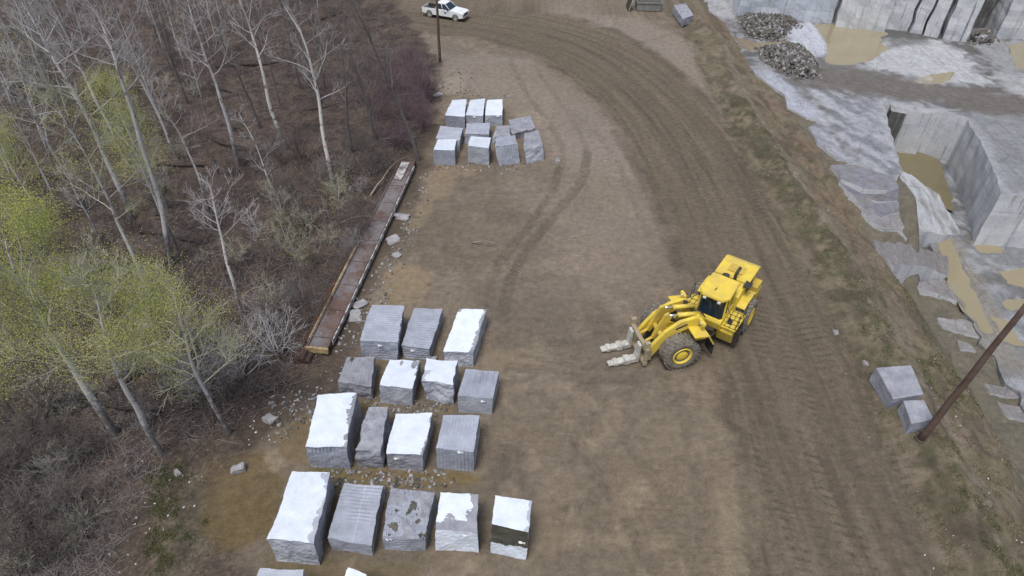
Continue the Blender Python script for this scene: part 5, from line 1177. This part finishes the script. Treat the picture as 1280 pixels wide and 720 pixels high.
strew(2500,(-20,200,540,740),.5,(.4,1.5),m_twigm,'undergrowth','pale tangle of stems at the lower left corner',(.004,.010),.1,7)
# grass and stone chips
def scatter_mask(N,region,mask,seed):
    r2=np.random.default_rng(seed); px=r2.uniform(region[0],region[1],N); py=r2.uniform(region[2],region[3],N)
    P=np.array([[*G(a,b)[:2]] for a,b in zip(px,py)]); keep=mask(P[:,0],P[:,1],px,py)>r2.random(len(P)); P=P[keep]; return P,Hf(P[:,0],P[:,1],False)
gp_polys=[gp([(905,120),(925,118),(975,185),(1010,250),(1060,330),(1110,410),(1125,450),(1095,455),(1050,370),(1005,290),(960,215),(915,160)]),gp([(1085,440),(1135,470),(1180,560),(1250,650),(1290,740),(1235,740),(1190,650),(1140,560)]),gp([(1190,330),(1210,350),(1220,390),(1180,370),(1120,330)]),gp([(1150,420),(1220,430),(1230,480),(1180,500)])]
gl=gp([(195,600),(235,590),(250,640),(225,700),(195,680)])
def gm(x,y,px,py):
    m=np.zeros(x.shape)
    for P in gp_polys: m=np.maximum(m,(1-sstep(-.4,1.0,poly_sd(P,x,y)+(fbm(x*.7,y*.7,4,91)-.5)*3)))
    m=np.maximum(m,.6*(1-sstep(-.3,1.2,poly_sd(gl,x,y)+(fbm(x*.7,y*.7,4,91)-.5)*3)))
    return m*sstep(.42,.62,fbm(x*1.6,y*1.6,4,130))
def blades(P,z,mat,name,label,h,seed,nb=4):
    r2=random.Random(seed); v=[];f=[]
    for (x,y),zz_ in zip(P,z):
        for k in range(nb):
            a=r2.uniform(0,6.28); hh=r2.uniform(*h); b=Vector((x+r2.gauss(0,.05),y+r2.gauss(0,.05),zz_-.01)); w=Vector((math.cos(a),math.sin(a),0))*.02; l=Vector((r2.gauss(0,.5),r2.gauss(0,.5),1))*hh; o=len(v)
            v+=[tuple(b-w),tuple(b+w),tuple(b+l)]; f.append((o,o+1,o+2))
    me=bpy.data.meshes.new(name); me.from_pydata(v,[],f); return tag(link(name,me,None,mat),label,'grass',None,'stuff')
m_grass=simple('short_spring_grass',(.085,.105,.035),.8,0,.3,2,(.14,.125,.06),.5,0); m_dead=simple('dead_straw_grass',(.20,.17,.105),.9,0,.3,2,None,0,0)
P,z=scatter_mask(52000,(840,1300,20,740),gm,11); blades(P,z,m_grass,'grass','short green grass on the verge between road and quarry',(.05,.16),1)
P,z=scatter_mask(9000,(180,260,570,720),gm,12); blades(P,z,m_grass,'grass','patch of green grass at the edge of the woods',(.05,.14),2)
def vm(x,y,px,py):
    _,T_=line_st(crest,x,y); d=-T_; return sstep(-3.5,-1.5,d)*(1-sstep(6,8,d))*sstep(.42,.6,fbm(x*.9,y*.9,4,131))*.7
P,z=scatter_mask(42000,(840,1300,20,740),vm,13); blades(P,z,m_dead,'grass','dead straw-coloured grass along the bank above the quarry',(.06,.22),3,3)
def chips(P,z,s,name,label,mats,seed):
    mb=MB(); r2=random.Random(seed)
    for i,((x,y),zz_) in enumerate(zip(P,z)):
        q=s*r2.uniform(.4,1.3); bm=bmesh.new(); bmesh.ops.create_cube(bm,size=1)
        for v in bm.verts: v.co=v.co+Vector((r2.uniform(-.25,.25),r2.uniform(-.25,.25),r2.uniform(-.2,.2)))
        mb.bm(bm,r2.choice(range(len(mats))),Matrix.Translation((x,y,zz_+q*.15))@Euler((r2.random(),r2.random(),r2.random()*6)).to_matrix().to_4x4()@Matrix.Diagonal((q,q*.7,q*.5,1)))
    return tag(mb.build(name,mats),label,'stone chips',None,'stuff')
m_chip=simple('white_stone_chips',(.55,.54,.52),.8,0,.2,3,None,0,0)
def cm(x,y,px,py):
    m=gm(x,y,px,py)*.8; _,T_=line_st(crest,x,y); m=np.maximum(m,sstep(-5,-2,-T_)*(1-sstep(3,5,-T_))*.25)
    fd_=forest_d(x,y); m=np.maximum(m,np.exp(-((fd_-.3)/2.2)**2)*.7*(py>380)); return m
P,z=scatter_mask(3600,(100,1300,20,740),cm,14); chips(P,z,.075,'stone_chips','small pale stone chips scattered on the verge and wood edge',[m_chip,m_rubB],4)
def gm2(x,y,px,py):
    m=np.zeros(x.shape)
    for Q in ([(430,440),(452,385),(478,335),(498,300),(520,230),(532,215),(520,290),(500,320),(478,378),(450,440)],[(340,500),(395,490),(400,520),(350,545)],[(556,120),(630,115),(640,122),(556,126)],[(545,205),(600,205),(650,207),(640,214),(548,214)],[(440,495),(560,505),(555,515),(440,508)],[(420,590),(560,600),(540,612),(425,606)],[(545,80),(600,90),(585,120),(552,115)]):
        m=np.maximum(m,1-sstep(-.2,.8,poly_sd(gp(Q),x,y)))
    return m
P,z=scatter_mask(9000,(330,660,70,620),gm2,15); chips(P,z,.15,'gravel','grey stone fragments strewn round the blocks and the girder',[m_stonegrey,m_rubA,m_rubB,m_rubA],5)
# ------------------------------------------------------------ light
w=bpy.data.worlds.new('World'); scene.world=w; w.use_nodes=True; nt=w.node_tree; bg=nt.nodes['Background']
sky=nt.nodes.new('ShaderNodeTexSky'); sky.sky_type='NISHITA'; sky.sun_disc=False; sky.sun_elevation=R(66); sky.sun_rotation=R(206); sky.air_density=1.0; sky.dust_density=3.0; sky.ozone_density=1
hs=nt.nodes.new('ShaderNodeHueSaturation'); hs.inputs['Saturation'].default_value=.62
nt.links.new(sky.outputs[0],hs.inputs['Color']); nt.links.new(hs.outputs[0],bg.inputs[0]); bg.inputs[1].default_value=.11
sl=bpy.data.lights.new('sun','SUN'); sl.energy=1.75; sl.angle=R(18); sl.color=(1,.97,.93); so=bpy.data.objects.new('sun',sl); C.objects.link(so)
so.rotation_euler=(R(24),0,R(-27)); so.location=(0,0,60)
scene.view_settings.view_transform='Standard'; scene.view_settings.look='None'; scene.view_settings.exposure=0.45; scene.view_settings.gamma=1; scene.view_settings.use_curve_mapping=False
scene.render.engine='CYCLES'; scene.cycles.max_bounces=6; scene.cycles.diffuse_bounces=3; scene.cycles.use_denoising=True
scene.render.resolution_x=1024; scene.render.resolution_y=576
